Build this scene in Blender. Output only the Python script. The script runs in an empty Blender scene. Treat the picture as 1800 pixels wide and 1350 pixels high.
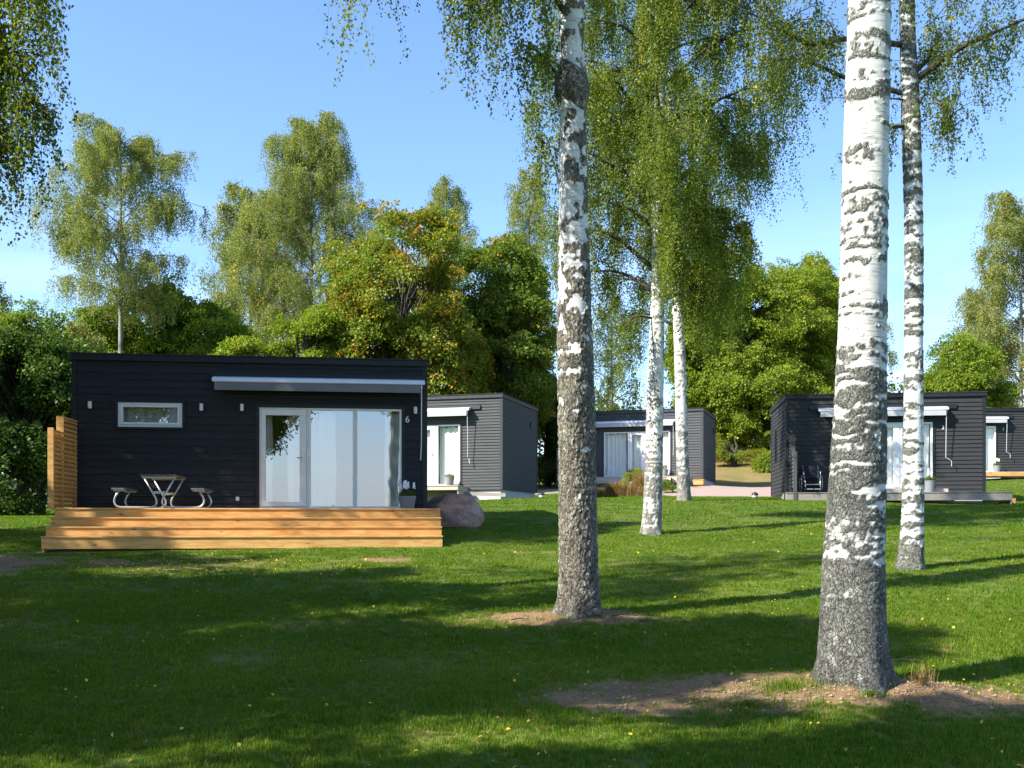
import bpy, bmesh, math, random
import numpy as np
from mathutils import Vector, Matrix
R = math.radians
S = bpy.context.scene
COL = S.collection
random.seed(7)
RNG = np.random.default_rng(11)

# ------------------------------------------------------------------ camera, sky, sun, exposure
F, HY, EYE = 1800.0, 918.0, 1.6
cam_d = bpy.data.cameras.new('camera'); cam = bpy.data.objects.new('camera', cam_d); COL.objects.link(cam)
cam.location = (0, 0, EYE); cam.rotation_euler = (R(90), 0, 0)
cam_d.sensor_width = 36; cam_d.lens = 36; cam_d.shift_y = 0.135; cam_d.clip_end = 2000; cam_d.clip_start = 0.1
S.camera = cam
SUN_AZ, SUN_EL = 28.0, 41.0
ld = Vector((math.cos(R(SUN_AZ)) * math.cos(R(SUN_EL)), math.sin(R(SUN_AZ)) * math.cos(R(SUN_EL)), -math.sin(R(SUN_EL))))
w = bpy.data.worlds.new('World'); S.world = w; w.use_nodes = True
nt = w.node_tree; nt.nodes.clear()
N = nt.nodes.new
out = N('ShaderNodeOutputWorld'); bg = N('ShaderNodeBackground'); sky = N('ShaderNodeTexSky')
sky.sky_type = 'NISHITA'; sky.sun_disc = False; sky.sun_elevation = R(SUN_EL)
sky.sun_rotation = math.atan2(-ld.x, -ld.y); sky.air_density = 1.0; sky.dust_density = 0.6; sky.ozone_density = 1.6
bg.inputs[1].default_value = 0.12
tc = N('ShaderNodeTexCoord'); sep = N('ShaderNodeSeparateXYZ'); nt.links.new(tc.outputs['Generated'], sep.inputs[0])
mp = N('ShaderNodeMapping'); mp.inputs['Scale'].default_value = (2.2, 2.2, 11); nt.links.new(tc.outputs['Generated'], mp.inputs[0])
nz = N('ShaderNodeTexNoise'); nz.inputs['Scale'].default_value = 1.6; nz.inputs['Detail'].default_value = 6; nt.links.new(mp.outputs[0], nz.inputs[0])
r1 = N('ShaderNodeMapRange'); r1.inputs[1].default_value = .43; r1.inputs[2].default_value = .74; nt.links.new(nz.outputs[0], r1.inputs[0])
r2 = N('ShaderNodeMapRange'); r2.inputs[1].default_value = .30; r2.inputs[2].default_value = .10; r2.inputs[3].default_value = 0; r2.inputs[4].default_value = .9
nt.links.new(sep.outputs[2], r2.inputs[0])
mu = N('ShaderNodeMath'); mu.operation = 'MULTIPLY'; nt.links.new(r1.outputs[0], mu.inputs[0]); nt.links.new(r2.outputs[0], mu.inputs[1])
mx = N('ShaderNodeMixRGB'); mx.inputs[2].default_value = (4.6, 5.1, 6.2, 1)
tint = N('ShaderNodeMixRGB'); tint.blend_type = 'MULTIPLY'; tint.inputs[0].default_value = 1; tint.inputs[2].default_value = (0.84, .985, 1.2, 1)
nt.links.new(sky.outputs[0], tint.inputs[1])
nt.links.new(mu.outputs[0], mx.inputs[0]); nt.links.new(tint.outputs[0], mx.inputs[1]); nt.links.new(mx.outputs[0], bg.inputs[0]); nt.links.new(bg.outputs[0], out.inputs[0])
sun_d = bpy.data.lights.new('sun', 'SUN'); sun_d.energy = 5.0; sun_d.angle = R(0.55); sun_d.color = (1, .95, .86)
sun = bpy.data.objects.new('sun', sun_d); COL.objects.link(sun); sun.rotation_euler = ld.to_track_quat('-Z', 'Y').to_euler(); sun.location = (-20, -10, 30)
vs = S.view_settings; vs.view_transform = 'Standard'; vs.look = 'None'; vs.gamma = 1; vs.exposure = 1.25; vs.use_curve_mapping = False
S.render.engine = 'CYCLES'
cy = S.cycles
cy.max_bounces = 7; cy.diffuse_bounces = 3; cy.glossy_bounces = 3; cy.transmission_bounces = 4; cy.transparent_max_bounces = 10
cy.use_denoising = True; cy.caustics_reflective = False; cy.caustics_refractive = False

def P(px, py, D): return Vector(((px - 900) / F * D, D, EYE + (HY - py) / F * D))

# ------------------------------------------------------------------ numpy noise
_perm = RNG.permutation(512).astype(np.int64)
_perm = np.concatenate([_perm, _perm, _perm, _perm])
def _h(i, j, k): return _perm[(_perm[(_perm[i & 511] + j) & 511] + k) & 511]
def vnoise(p, sc=1.0, seed=0):
    q = np.asarray(p, float) * sc + seed * 17.31
    i = np.floor(q).astype(np.int64); f = q - i; u = f * f * (3 - 2 * f)
    o = 0
    for a in (0, 1):
        for b in (0, 1):
            for c in (0, 1):
                v = _h(i[:, 0] + a, i[:, 1] + b, i[:, 2] + c) / 511.0
                o = o + v * (u[:, 0] if a else 1 - u[:, 0]) * (u[:, 1] if b else 1 - u[:, 1]) * (u[:, 2] if c else 1 - u[:, 2])
    return o * 2 - 1
def fbm(p, sc=1.0, oc=3, seed=0):
    o = 0; a = 1; t = 0
    for k in range(oc):
        o = o + a * vnoise(p, sc * 2 ** k, seed + k); t += a; a *= .5
    return o / t
def worley(p, sc=1.0, seed=0):
    q = np.asarray(p, float) * sc + seed * 9.7
    i = np.floor(q).astype(np.int64); f1 = np.full(len(q), 9.); f2 = f1.copy(); idc = np.zeros(len(q))
    for a in (-1, 0, 1):
        for b in (-1, 0, 1):
            for c in (-1, 0, 1):
                ii = i + np.array([a, b, c])
                h = _h(ii[:, 0], ii[:, 1], ii[:, 2])
                pt = ii + np.stack([_perm[h] / 511., _perm[(h + 77) & 511] / 511., _perm[(h + 191) & 511] / 511.], 1)
                d = np.sqrt(((q - pt) ** 2).sum(1))
                cl = d < f1
                f2 = np.where(cl, f1, np.minimum(f2, d)); idc = np.where(cl, h / 511., idc); f1 = np.where(cl, d, f1)
    return f1, f2, idc
def sstep(a, b, x):
    t = np.clip((np.asarray(x, float) - a) / (b - a), 0, 1); return t * t * (3 - 2 * t)

# ------------------------------------------------------------------ mesh helpers
def link(o, parent=None):
    COL.objects.link(o)
    if parent is not None: o.parent = parent
    return o
def tag(o, label=None, cat=None, group=None, kind=None):
    if label: o['label'] = label
    if cat: o['category'] = cat
    if group: o['group'] = group
    if kind: o['kind'] = kind
    return o
def empty(name, loc=(0, 0, 0), rz=0, label=None, cat=None, group=None):
    o = bpy.data.objects.new(name, None); COL.objects.link(o); o.location = loc; o.rotation_euler = (0, 0, rz)
    o.empty_display_size = .2
    return tag(o, label, cat, group)
def npmesh(name, V, Q, mat, parent=None, smooth=False, tri=False):
    V = np.asarray(V, np.float32); Q = np.asarray(Q, np.int32); k = 3 if tri else 4
    me = bpy.data.meshes.new(name); me.vertices.add(len(V)); me.vertices.foreach_set('co', V.ravel())
    me.loops.add(Q.size); me.loops.foreach_set('vertex_index', Q.ravel())
    me.polygons.add(len(Q)); me.polygons.foreach_set('loop_start', np.arange(0, Q.size, k, dtype=np.int32))
    me.update(calc_edges=True)
    me.polygons.foreach_set('use_smooth', np.full(len(Q), smooth, dtype=bool))
    if mat: me.materials.append(mat)
    return link(bpy.data.objects.new(name, me), parent)
class MB:
    def __init__(s): s.v = []; s.f = []
    def box(s, x0, x1, y0, y1, z0, z1):
        n = len(s.v)
        s.v += [(x0, y0, z0), (x1, y0, z0), (x1, y1, z0), (x0, y1, z0), (x0, y0, z1), (x1, y0, z1), (x1, y1, z1), (x0, y1, z1)]
        s.f += [tuple(n + i for i in q) for q in ((0, 3, 2, 1), (4, 5, 6, 7), (0, 1, 5, 4), (1, 2, 6, 5), (2, 3, 7, 6), (3, 0, 4, 7))]
        return s
    def hexa(s, pts):
        n = len(s.v); s.v += [tuple(p) for p in pts]
        s.f += [tuple(n + i for i in q) for q in ((0, 3, 2, 1), (4, 5, 6, 7), (0, 1, 5, 4), (1, 2, 6, 5), (2, 3, 7, 6), (3, 0, 4, 7))]
        return s
    def tube(s, pts, r, n=8, cap=True):
        pts = [Vector(p) for p in pts]; rr = r if isinstance(r, (list, tuple)) else [r] * len(pts)
        b = len(s.v); up = None
        for i, p in enumerate(pts):
            t = (pts[min(i + 1, len(pts) - 1)] - pts[max(i - 1, 0)]).normalized()
            if up is None: up = t.orthogonal().normalized()
            up = (up - t * up.dot(t)).normalized(); sd = t.cross(up)
            for k in range(n):
                a = 2 * math.pi * k / n; s.v.append(tuple(p + (up * math.cos(a) + sd * math.sin(a)) * rr[i]))
        for i in range(len(pts) - 1):
            for k in range(n):
                s.f.append((b + i * n + k, b + i * n + (k + 1) % n, b + (i + 1) * n + (k + 1) % n, b + (i + 1) * n + k))
        if cap: s.f.append(tuple(b + k for k in reversed(range(n)))); s.f.append(tuple(b + (len(pts) - 1) * n + k for k in range(n)))
        return s
    def lathe(s, prof, n=24, c=(0, 0, 0)):
        b = len(s.v)
        for r, z in prof:
            for k in range(n):
                a = 2 * math.pi * k / n; s.v.append((c[0] + r * math.cos(a), c[1] + r * math.sin(a), c[2] + z))
        for i in range(len(prof) - 1):
            for k in range(n): s.f.append((b + i * n + k, b + i * n + (k + 1) % n, b + (i + 1) * n + (k + 1) % n, b + (i + 1) * n + k))
        return s
    def build(s, name, mat, parent=None, smooth=False, bevel=0, label=None):
        me = bpy.data.meshes.new(name); me.from_pydata(s.v, [], s.f)
        if mat: me.materials.append(mat)
        if smooth:
            for p in me.polygons: p.use_smooth = True
        o = link(bpy.data.objects.new(name, me), parent)
        if bevel:
            m = o.modifiers.new('bevel', 'BEVEL'); m.width = bevel; m.segments = 1; m.limit_method = 'ANGLE'
        if label: o['label'] = label
        return o

# ------------------------------------------------------------------ materials
def newmat(name):
    m = bpy.data.materials.new(name); m.use_nodes = True; n = m.node_tree; n.nodes.clear(); return m, n
def pmat(name, col, rough=.6, metal=0, spec=.4, var=0.0, nscale=8, stretch=(1, 1, 1), col2=None, bump=0, bscale=60, objvar=0, coord='Object'):
    m, n = newmat(name); L = n.links.new; A = n.nodes.new
    o = A('ShaderNodeOutputMaterial'); b = A('ShaderNodeBsdfPrincipled'); L(b.outputs[0], o.inputs[0])
    b.inputs['Roughness'].default_value = rough; b.inputs['Metallic'].default_value = metal; b.inputs['Specular IOR Level'].default_value = spec
    tc = A('ShaderNodeTexCoord'); mp = A('ShaderNodeMapping'); mp.inputs['Scale'].default_value = stretch; L(tc.outputs[coord], mp.inputs[0])
    oi = A('ShaderNodeObjectInfo'); ad = A('ShaderNodeVectorMath'); ad.operation = 'ADD'
    cb = A('ShaderNodeVectorMath'); cb.operation = 'SCALE'; cb.inputs[3].default_value = 37 if objvar else 0
    cx = A('ShaderNodeCombineXYZ'); L(oi.outputs['Random'], cx.inputs[0]); L(oi.outputs['Random'], cx.inputs[2]); L(cx.outputs[0], cb.inputs[0])
    L(mp.outputs[0], ad.inputs[0]); L(cb.outputs[0], ad.inputs[1])
    nz = A('ShaderNodeTexNoise'); nz.inputs['Scale'].default_value = nscale; nz.inputs['Detail'].default_value = 5; L(ad.outputs[0], nz.inputs[0])
    mr = A('ShaderNodeMapRange'); mr.inputs[1].default_value = .3; mr.inputs[2].default_value = .7; L(nz.outputs[0], mr.inputs[0])
    c2 = col2 if col2 else tuple(c * (1 - var) for c in col); c1 = col if col2 else tuple(min(1, c * (1 + var)) for c in col)
    mx = A('ShaderNodeMixRGB'); mx.inputs[1].default_value = (*c1, 1); mx.inputs[2].default_value = (*c2, 1); L(mr.outputs[0], mx.inputs[0])
    last = mx.outputs[0]
    if objvar:
        hv = A('ShaderNodeHueSaturation'); mr2 = A('ShaderNodeMapRange'); mr2.inputs[3].default_value = 1 - objvar; mr2.inputs[4].default_value = 1 + objvar
        L(oi.outputs['Random'], mr2.inputs[0]); L(mr2.outputs[0], hv.inputs['Value']); L(last, hv.inputs['Color']); last = hv.outputs[0]
    L(last, b.inputs['Base Color'])
    if bump:
        n2 = A('ShaderNodeTexNoise'); n2.inputs['Scale'].default_value = bscale; n2.inputs['Detail'].default_value = 4; L(ad.outputs[0], n2.inputs[0])
        bp = A('ShaderNodeBump'); bp.inputs['Strength'].default_value = bump; bp.inputs['Distance'].default_value = .01; L(n2.outputs[0], bp.inputs['Height']); L(bp.outputs[0], b.inputs['Normal'])
    return m
M = {}
M['black_wood'] = pmat('black_stained_wood', (.011, .0118, .014), .6, spec=.25, col2=(.018, .019, .022), nscale=5, stretch=(.6, 6, 14), bump=.35, bscale=22, objvar=.18)
M['grey_wood'] = pmat('weathered_black_wood', (.060, .062, .062), .78, spec=.15, col2=(.098, .100, .100), nscale=5, stretch=(.35, 4, 14), bump=.3, bscale=20)
M['charcoal_wood'] = pmat('charcoal_wood', (.027, .028, .029), .74, spec=.16, col2=(.044, .045, .046), nscale=5, stretch=(.35, 4, 14), bump=.3, bscale=20)
M['trim'] = pmat('black_trim', (.016, .018, .022), .5, spec=.3, var=.15)
M['trim_grey'] = pmat('grey_trim', (.05, .053, .058), .6, spec=.3, var=.15)
M['white'] = pmat('white_painted_frame', (.70, .70, .67), .4, var=.04)
M['white_bright'] = pmat('bright_white_frame', (.80, .80, .78), .4, var=.03)
M['alu'] = pmat('pale_aluminium', (.62, .63, .63), .35, metal=.25, var=.05)
M['alu_dark'] = pmat('awning_valance_fabric', (.16, .165, .17), .8, var=.1, nscale=3)
M['alu_mid'] = pmat('pale_valance_fabric', (.42, .43, .44), .8, var=.06, nscale=3)
M['galv'] = pmat('galvanised_steel', (.52, .54, .55), .38, metal=.75, var=.12, nscale=14)
M['grey_plank'] = pmat('grey_table_plank', (.115, .115, .11), .8, var=.3, nscale=4, stretch=(8, .6, 8))
M['plinth'] = pmat('white_plinth', (.55, .55, .52), .8, var=.08, nscale=3, bump=.2)
M['plinth_grey'] = pmat('pale_grey_plinth', (.50, .51, .52), .8, var=.08, nscale=3, bump=.2)
M['interior'] = pmat('dim_interior', (.18, .18, .17), .8, var=.1)
M['deck_grey'] = pmat('weathered_deck_wood', (.30, .27, .23), .8, col2=(.22, .205, .18), nscale=4, stretch=(.4, 6, 10), bump=.3, objvar=.14)
M['deck_pale'] = pmat('pale_deck_wood', (.55, .46, .36), .75, col2=(.42, .36, .29), nscale=4, stretch=(.4, 6, 10), bump=.3, objvar=.1)
M['fence_grey'] = pmat('dark_trellis_wood', (.055, .058, .062), .75, col2=(.085, .086, .088), nscale=6, stretch=(6, .6, 10), objvar=.15)
M['fence_black'] = pmat('grey_trellis_post', (.16, .165, .175), .7, var=.15)
M['pot'] = pmat('grey_zinc_pot', (.19, .195, .20), .6, var=.12, nscale=5)
M['pot_light'] = pmat('light_grey_pot', (.20, .215, .22), .6, var=.1, nscale=5)
M['soil'] = pmat('potting_soil', (.05, .035, .022), .95, var=.3, nscale=30)
M['black_plastic'] = pmat('black_plastic', (.012, .012, .013), .5, var=.1)
M['navy'] = pmat('dark_chair_fabric', (.012, .014, .022), .8, var=.1)
M['steel'] = pmat('bright_steel', (.6, .6, .6), .3, metal=.8, var=.1)
M['lampglass'] = pmat('frosted_lamp_glass', (.7, .7, .66), .4, var=.03)
M['numwhite'] = pmat('pale_grey_number', (.62, .62, .60), .45, var=.04)
M['rock'] = pmat('red_granite', (.22, .14, .12), .85, col2=(.13, .10, .095), nscale=3.2, bump=.8, bscale=14)
M['twig'] = pmat('dark_twig_bark', (.055, .045, .036), .9, var=.35, nscale=9)
M['twig_pale'] = pmat('grey_twig_bark', (.16, .145, .12), .9, var=.4, nscale=9)
M['roof_felt'] = pmat('dark_roof_felt', (.03, .03, .032), .9, var=.2)

def pine_mat():
    m, n = newmat('fresh_pine'); L = n.links.new; A = n.nodes.new
    o = A('ShaderNodeOutputMaterial'); b = A('ShaderNodeBsdfPrincipled'); L(b.outputs[0], o.inputs[0]); b.inputs['Roughness'].default_value = .6; b.inputs['Specular IOR Level'].default_value = .25
    tc = A('ShaderNodeTexCoord'); oi = A('ShaderNodeObjectInfo'); cx = A('ShaderNodeCombineXYZ'); L(oi.outputs['Random'], cx.inputs[0]); L(oi.outputs['Random'], cx.inputs[1])
    sc = A('ShaderNodeVectorMath'); sc.operation = 'SCALE'; sc.inputs[3].default_value = 23; L(cx.outputs[0], sc.inputs[0])
    ad = A('ShaderNodeVectorMath'); ad.operation = 'ADD'; L(tc.outputs['Object'], ad.inputs[0]); L(sc.outputs[0], ad.inputs[1])
    mp = A('ShaderNodeMapping'); mp.inputs['Scale'].default_value = (1.1, 9, 9); L(ad.outputs[0], mp.inputs[0])
    wn = A('ShaderNodeTexNoise'); wn.inputs['Scale'].default_value = 1.6; wn.inputs['Detail'].default_value = 2; L(mp.outputs[0], wn.inputs[0])
    wv = A('ShaderNodeMath'); wv.operation = 'MULTIPLY'; wv.inputs[1].default_value = 16; L(wn.outputs[0], wv.inputs[0])
    sn = A('ShaderNodeMath'); sn.operation = 'SINE'; L(wv.outputs[0], sn.inputs[0])
    m0 = A('ShaderNodeMapRange'); m0.inputs[1].default_value = .3; m0.inputs[2].default_value = 1; L(sn.outputs[0], m0.inputs[0])
    c0 = A('ShaderNodeMixRGB'); c0.inputs[1].default_value = (.60, .345, .12, 1); c0.inputs[2].default_value = (.52, .265, .080, 1); L(m0.outputs[0], c0.inputs[0])
    mk = A('ShaderNodeMapping'); mk.inputs['Scale'].default_value = (2.3, 7, 7); L(ad.outputs[0], mk.inputs[0])
    vo = A('ShaderNodeTexVoronoi'); vo.inputs['Scale'].default_value = 1.0; L(mk.outputs[0], vo.inputs[0])
    mk2 = A('ShaderNodeMapRange'); mk2.inputs[1].default_value = .13; mk2.inputs[2].default_value = .06; L(vo.outputs[0], mk2.inputs[0])
    c1 = A('ShaderNodeMixRGB'); c1.inputs[2].default_value = (.22, .085, .025, 1); L(c0.outputs[0], c1.inputs[1]); L(mk2.outputs[0], c1.inputs[0])
    fn = A('ShaderNodeTexNoise'); fn.inputs['Scale'].default_value = 2; fn.inputs['Detail'].default_value = 5; L(tc.outputs['Object'], fn.inputs[0])
    fm = A('ShaderNodeMapRange'); fm.inputs[1].default_value = .35; fm.inputs[2].default_value = .7; fm.inputs[3].default_value = 1.08; fm.inputs[4].default_value = .86; L(fn.outputs[0], fm.inputs[0])
    ob = A('ShaderNodeMapRange'); ob.inputs[3].default_value = .9; ob.inputs[4].default_value = 1.08; L(oi.outputs['Random'], ob.inputs[0])
    mm = A('ShaderNodeMath'); mm.operation = 'MULTIPLY'; L(fm.outputs[0], mm.inputs[0]); L(ob.outputs[0], mm.inputs[1])
    hv = A('ShaderNodeHueSaturation'); L(mm.outputs[0], hv.inputs['Value']); L(c1.outputs[0], hv.inputs['Color']); L(hv.outputs[0], b.inputs['Base Color'])
    return m
M['pine'] = pine_mat()

def glass_mat(name='window_glass', k=.30, tintc=(.95, .98, .97)):
    m, n = newmat(name); L = n.links.new; A = n.nodes.new
    o = A('ShaderNodeOutputMaterial'); t = A('ShaderNodeBsdfTransparent'); g = A('ShaderNodeBsdfGlossy'); mx = A('ShaderNodeMixShader')
    t.inputs[0].default_value = (*tintc, 1); g.inputs['Roughness'].default_value = .003; g.inputs[0].default_value = (.84, .85, .84, 1)
    fr = A('ShaderNodeFresnel'); fr.inputs[0].default_value = 1.5; ad = A('ShaderNodeMath'); ad.operation = 'ADD'; ad.use_clamp = True; ad.inputs[1].default_value = k
    nz = A('ShaderNodeTexNoise'); nz.inputs['Scale'].default_value = 1.1; tc = A('ShaderNodeTexCoord'); L(tc.outputs['Object'], nz.inputs[0])
    bp = A('ShaderNodeBump'); bp.inputs['Strength'].default_value = .02; bp.inputs['Distance'].default_value = .05; L(nz.outputs[0], bp.inputs['Height']); L(bp.outputs[0], g.inputs['Normal'])
    ge = A('ShaderNodeNewGeometry'); iv = A('ShaderNodeMath'); iv.operation = 'SUBTRACT'; iv.inputs[0].default_value = 1; L(ge.outputs['Backfacing'], iv.inputs[1]); mb_ = A('ShaderNodeMath'); mb_.operation = 'MULTIPLY'
    L(fr.outputs[0], ad.inputs[0]); L(ad.outputs[0], mb_.inputs[0]); L(iv.outputs[0], mb_.inputs[1]); L(mb_.outputs[0], mx.inputs[0]); L(t.outputs[0], mx.inputs[1]); L(g.outputs[0], mx.inputs[2]); L(mx.outputs[0], o.inputs[0])
    return m
M['glass'] = glass_mat('coated_window_glass', .34)
M['glass_clear'] = glass_mat('clear_window_glass', .06)

def curtain_mat(name, col):
    m, n = newmat(name); L = n.links.new; A = n.nodes.new
    o = A('ShaderNodeOutputMaterial'); d = A('ShaderNodeBsdfDiffuse'); t = A('ShaderNodeBsdfTranslucent'); mx = A('ShaderNodeMixShader'); mx.inputs[0].default_value = .12
    nz = A('ShaderNodeTexNoise'); nz.inputs['Scale'].default_value = 3; tc = A('ShaderNodeTexCoord'); L(tc.outputs['Object'], nz.inputs[0])
    c = A('ShaderNodeMixRGB'); c.inputs[1].default_value = (*col, 1); c.inputs[2].default_value = (*[x * .85 for x in col], 1); L(nz.outputs[0], c.inputs[0])
    L(c.outputs[0], d.inputs[0]); L(c.outputs[0], t.inputs[0]); L(d.outputs[0], mx.inputs[1]); L(t.outputs[0], mx.inputs[2]); L(mx.outputs[0], o.inputs[0])
    return m
M['curtain'] = curtain_mat('white_curtain', (.92, .93, .86))
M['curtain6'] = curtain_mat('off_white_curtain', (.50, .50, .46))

def leaf_mat(name, stops, trans=.48, gloss=.010):
    """stops: list of (pos, colour) over the per-leaf tint"""
    m, n = newmat(name); L = n.links.new; A = n.nodes.new
    o = A('ShaderNodeOutputMaterial'); d = A('ShaderNodeBsdfDiffuse'); t = A('ShaderNodeBsdfTranslucent'); mx = A('ShaderNodeMixShader'); mx.inputs[0].default_value = trans
    g = A('ShaderNodeBsdfGlossy'); g.inputs['Roughness'].default_value = .38; g.inputs[0].default_value = (1, 1, 1, 1); mg = A('ShaderNodeMixShader'); mg.inputs[0].default_value = gloss
    at = A('ShaderNodeAttribute'); at.attribute_name = 'tint'; ai = A('ShaderNodeAttribute'); ai.attribute_type = 'INSTANCER'; ai.attribute_name = 'itint'; am = A('ShaderNodeMath'); am.operation = 'ADD'; L(at.outputs['Fac'], am.inputs[0]); L(ai.outputs['Fac'], am.inputs[1])
    cr = A('ShaderNodeValToRGB'); L(am.outputs[0], cr.inputs[0])
    e = cr.color_ramp.elements
    while len(e) < len(stops): e.new(.5)
    for el, (p, c) in zip(e, stops): el.position = p; el.color = (*c, 1)
    br = A('ShaderNodeMixRGB'); br.blend_type = 'MULTIPLY'; br.inputs[0].default_value = 1; br.inputs[2].default_value = (1.25, 1.35, .7, 1); L(cr.outputs[0], br.inputs[1])
    L(cr.outputs[0], d.inputs[0]); L(br.outputs[0], t.inputs[0]); L(d.outputs[0], mx.inputs[1]); L(t.outputs[0], mx.inputs[2])
    L(mx.outputs[0], mg.inputs[1]); L(g.outputs[0], mg.inputs[2]); L(mg.outputs[0], o.inputs[0])
    return m
M['leaf_birch'] = leaf_mat('birch_leaf', [(0, (0.092, 0.134, 0.022)), (.45, (0.163, 0.210, 0.031)), (.8, (0.254, 0.276, 0.038)), (.9, (0.387, 0.301, 0.036)), (.96, (0.700, 0.503, 0.036)), (1, (0.700, 0.554, 0.036))])
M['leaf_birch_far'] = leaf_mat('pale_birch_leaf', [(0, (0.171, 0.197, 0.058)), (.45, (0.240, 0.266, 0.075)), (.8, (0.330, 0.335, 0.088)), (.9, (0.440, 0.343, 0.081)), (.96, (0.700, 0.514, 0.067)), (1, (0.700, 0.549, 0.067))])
M['leaf_maple'] = leaf_mat('maple_leaf', [(0, (0.075, 0.122, 0.015)), (.35, (0.141, 0.202, 0.022)), (.6, (0.207, 0.248, 0.026)), (.74, (0.315, 0.256, 0.023)), (.84, (0.598, 0.256, 0.027)), (1, (0.616, 0.161, 0.027))], .38)
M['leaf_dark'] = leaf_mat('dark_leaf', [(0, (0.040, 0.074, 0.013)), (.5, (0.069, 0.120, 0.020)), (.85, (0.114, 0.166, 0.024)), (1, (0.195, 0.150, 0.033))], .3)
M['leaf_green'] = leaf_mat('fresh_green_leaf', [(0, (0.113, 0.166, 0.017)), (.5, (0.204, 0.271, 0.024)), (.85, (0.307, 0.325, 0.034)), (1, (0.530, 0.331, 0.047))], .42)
M['blade'] = leaf_mat('grass_blade', [(0, (0.059, 0.120, 0.008)), (.5, (0.112, 0.189, 0.013)), (.9, (0.171, 0.240, 0.020)), (1, (0.329, 0.276, 0.056))], .35, .008)
M['blade_dry'] = leaf_mat('dry_grass_blade', [(0, (.20, .11, .03)), (.5, (.30, .18, .06)), (1, (.42, .30, .12))], .3, .03)
M['fallen'] = leaf_mat('fallen_leaf', [(0, (.55, .38, .03)), (.5, (.60, .42, .05)), (.8, (.30, .15, .04)), (1, (.18, .08, .03))], .1)
M['petal'] = pmat('white_petals', (.8, .8, .78), .6, var=.03)
M['mauve'] = pmat('pale_lilac_petals', (.62, .60, .64), .6, var=.1)

def attr_mat(name, rough=.9, bump=.5, bscale=60, stretch=(1, 1, 1), var=.25, bd=.01):
    m, n = newmat(name); L = n.links.new; A = n.nodes.new
    o = A('ShaderNodeOutputMaterial'); b = A('ShaderNodeBsdfPrincipled'); L(b.outputs[0], o.inputs[0]); b.inputs['Roughness'].default_value = rough; b.inputs['Specular IOR Level'].default_value = .15
    at = A('ShaderNodeAttribute'); at.attribute_name = 'col'; tc = A('ShaderNodeTexCoord'); mp = A('ShaderNodeMapping'); mp.inputs['Scale'].default_value = stretch; L(tc.outputs['Object'], mp.inputs[0])
    nz = A('ShaderNodeTexNoise'); nz.inputs['Scale'].default_value = bscale; nz.inputs['Detail'].default_value = 4; L(mp.outputs[0], nz.inputs[0])
    mr = A('ShaderNodeMapRange'); mr.inputs[1].default_value = .3; mr.inputs[2].default_value = .7; mr.inputs[3].default_value = 1 - var; mr.inputs[4].default_value = 1 + var * .6; L(nz.outputs[0], mr.inputs[0])
    hv = A('ShaderNodeHueSaturation'); L(mr.outputs[0], hv.inputs['Value']); L(at.outputs['Color'], hv.inputs['Color']); L(hv.outputs[0], b.inputs['Base Color'])
    bp = A('ShaderNodeBump'); bp.inputs['Strength'].default_value = bump; bp.inputs['Distance'].default_value = bd; L(nz.outputs[0], bp.inputs['Height']); L(bp.outputs[0], b.inputs['Normal'])
    return m
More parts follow.
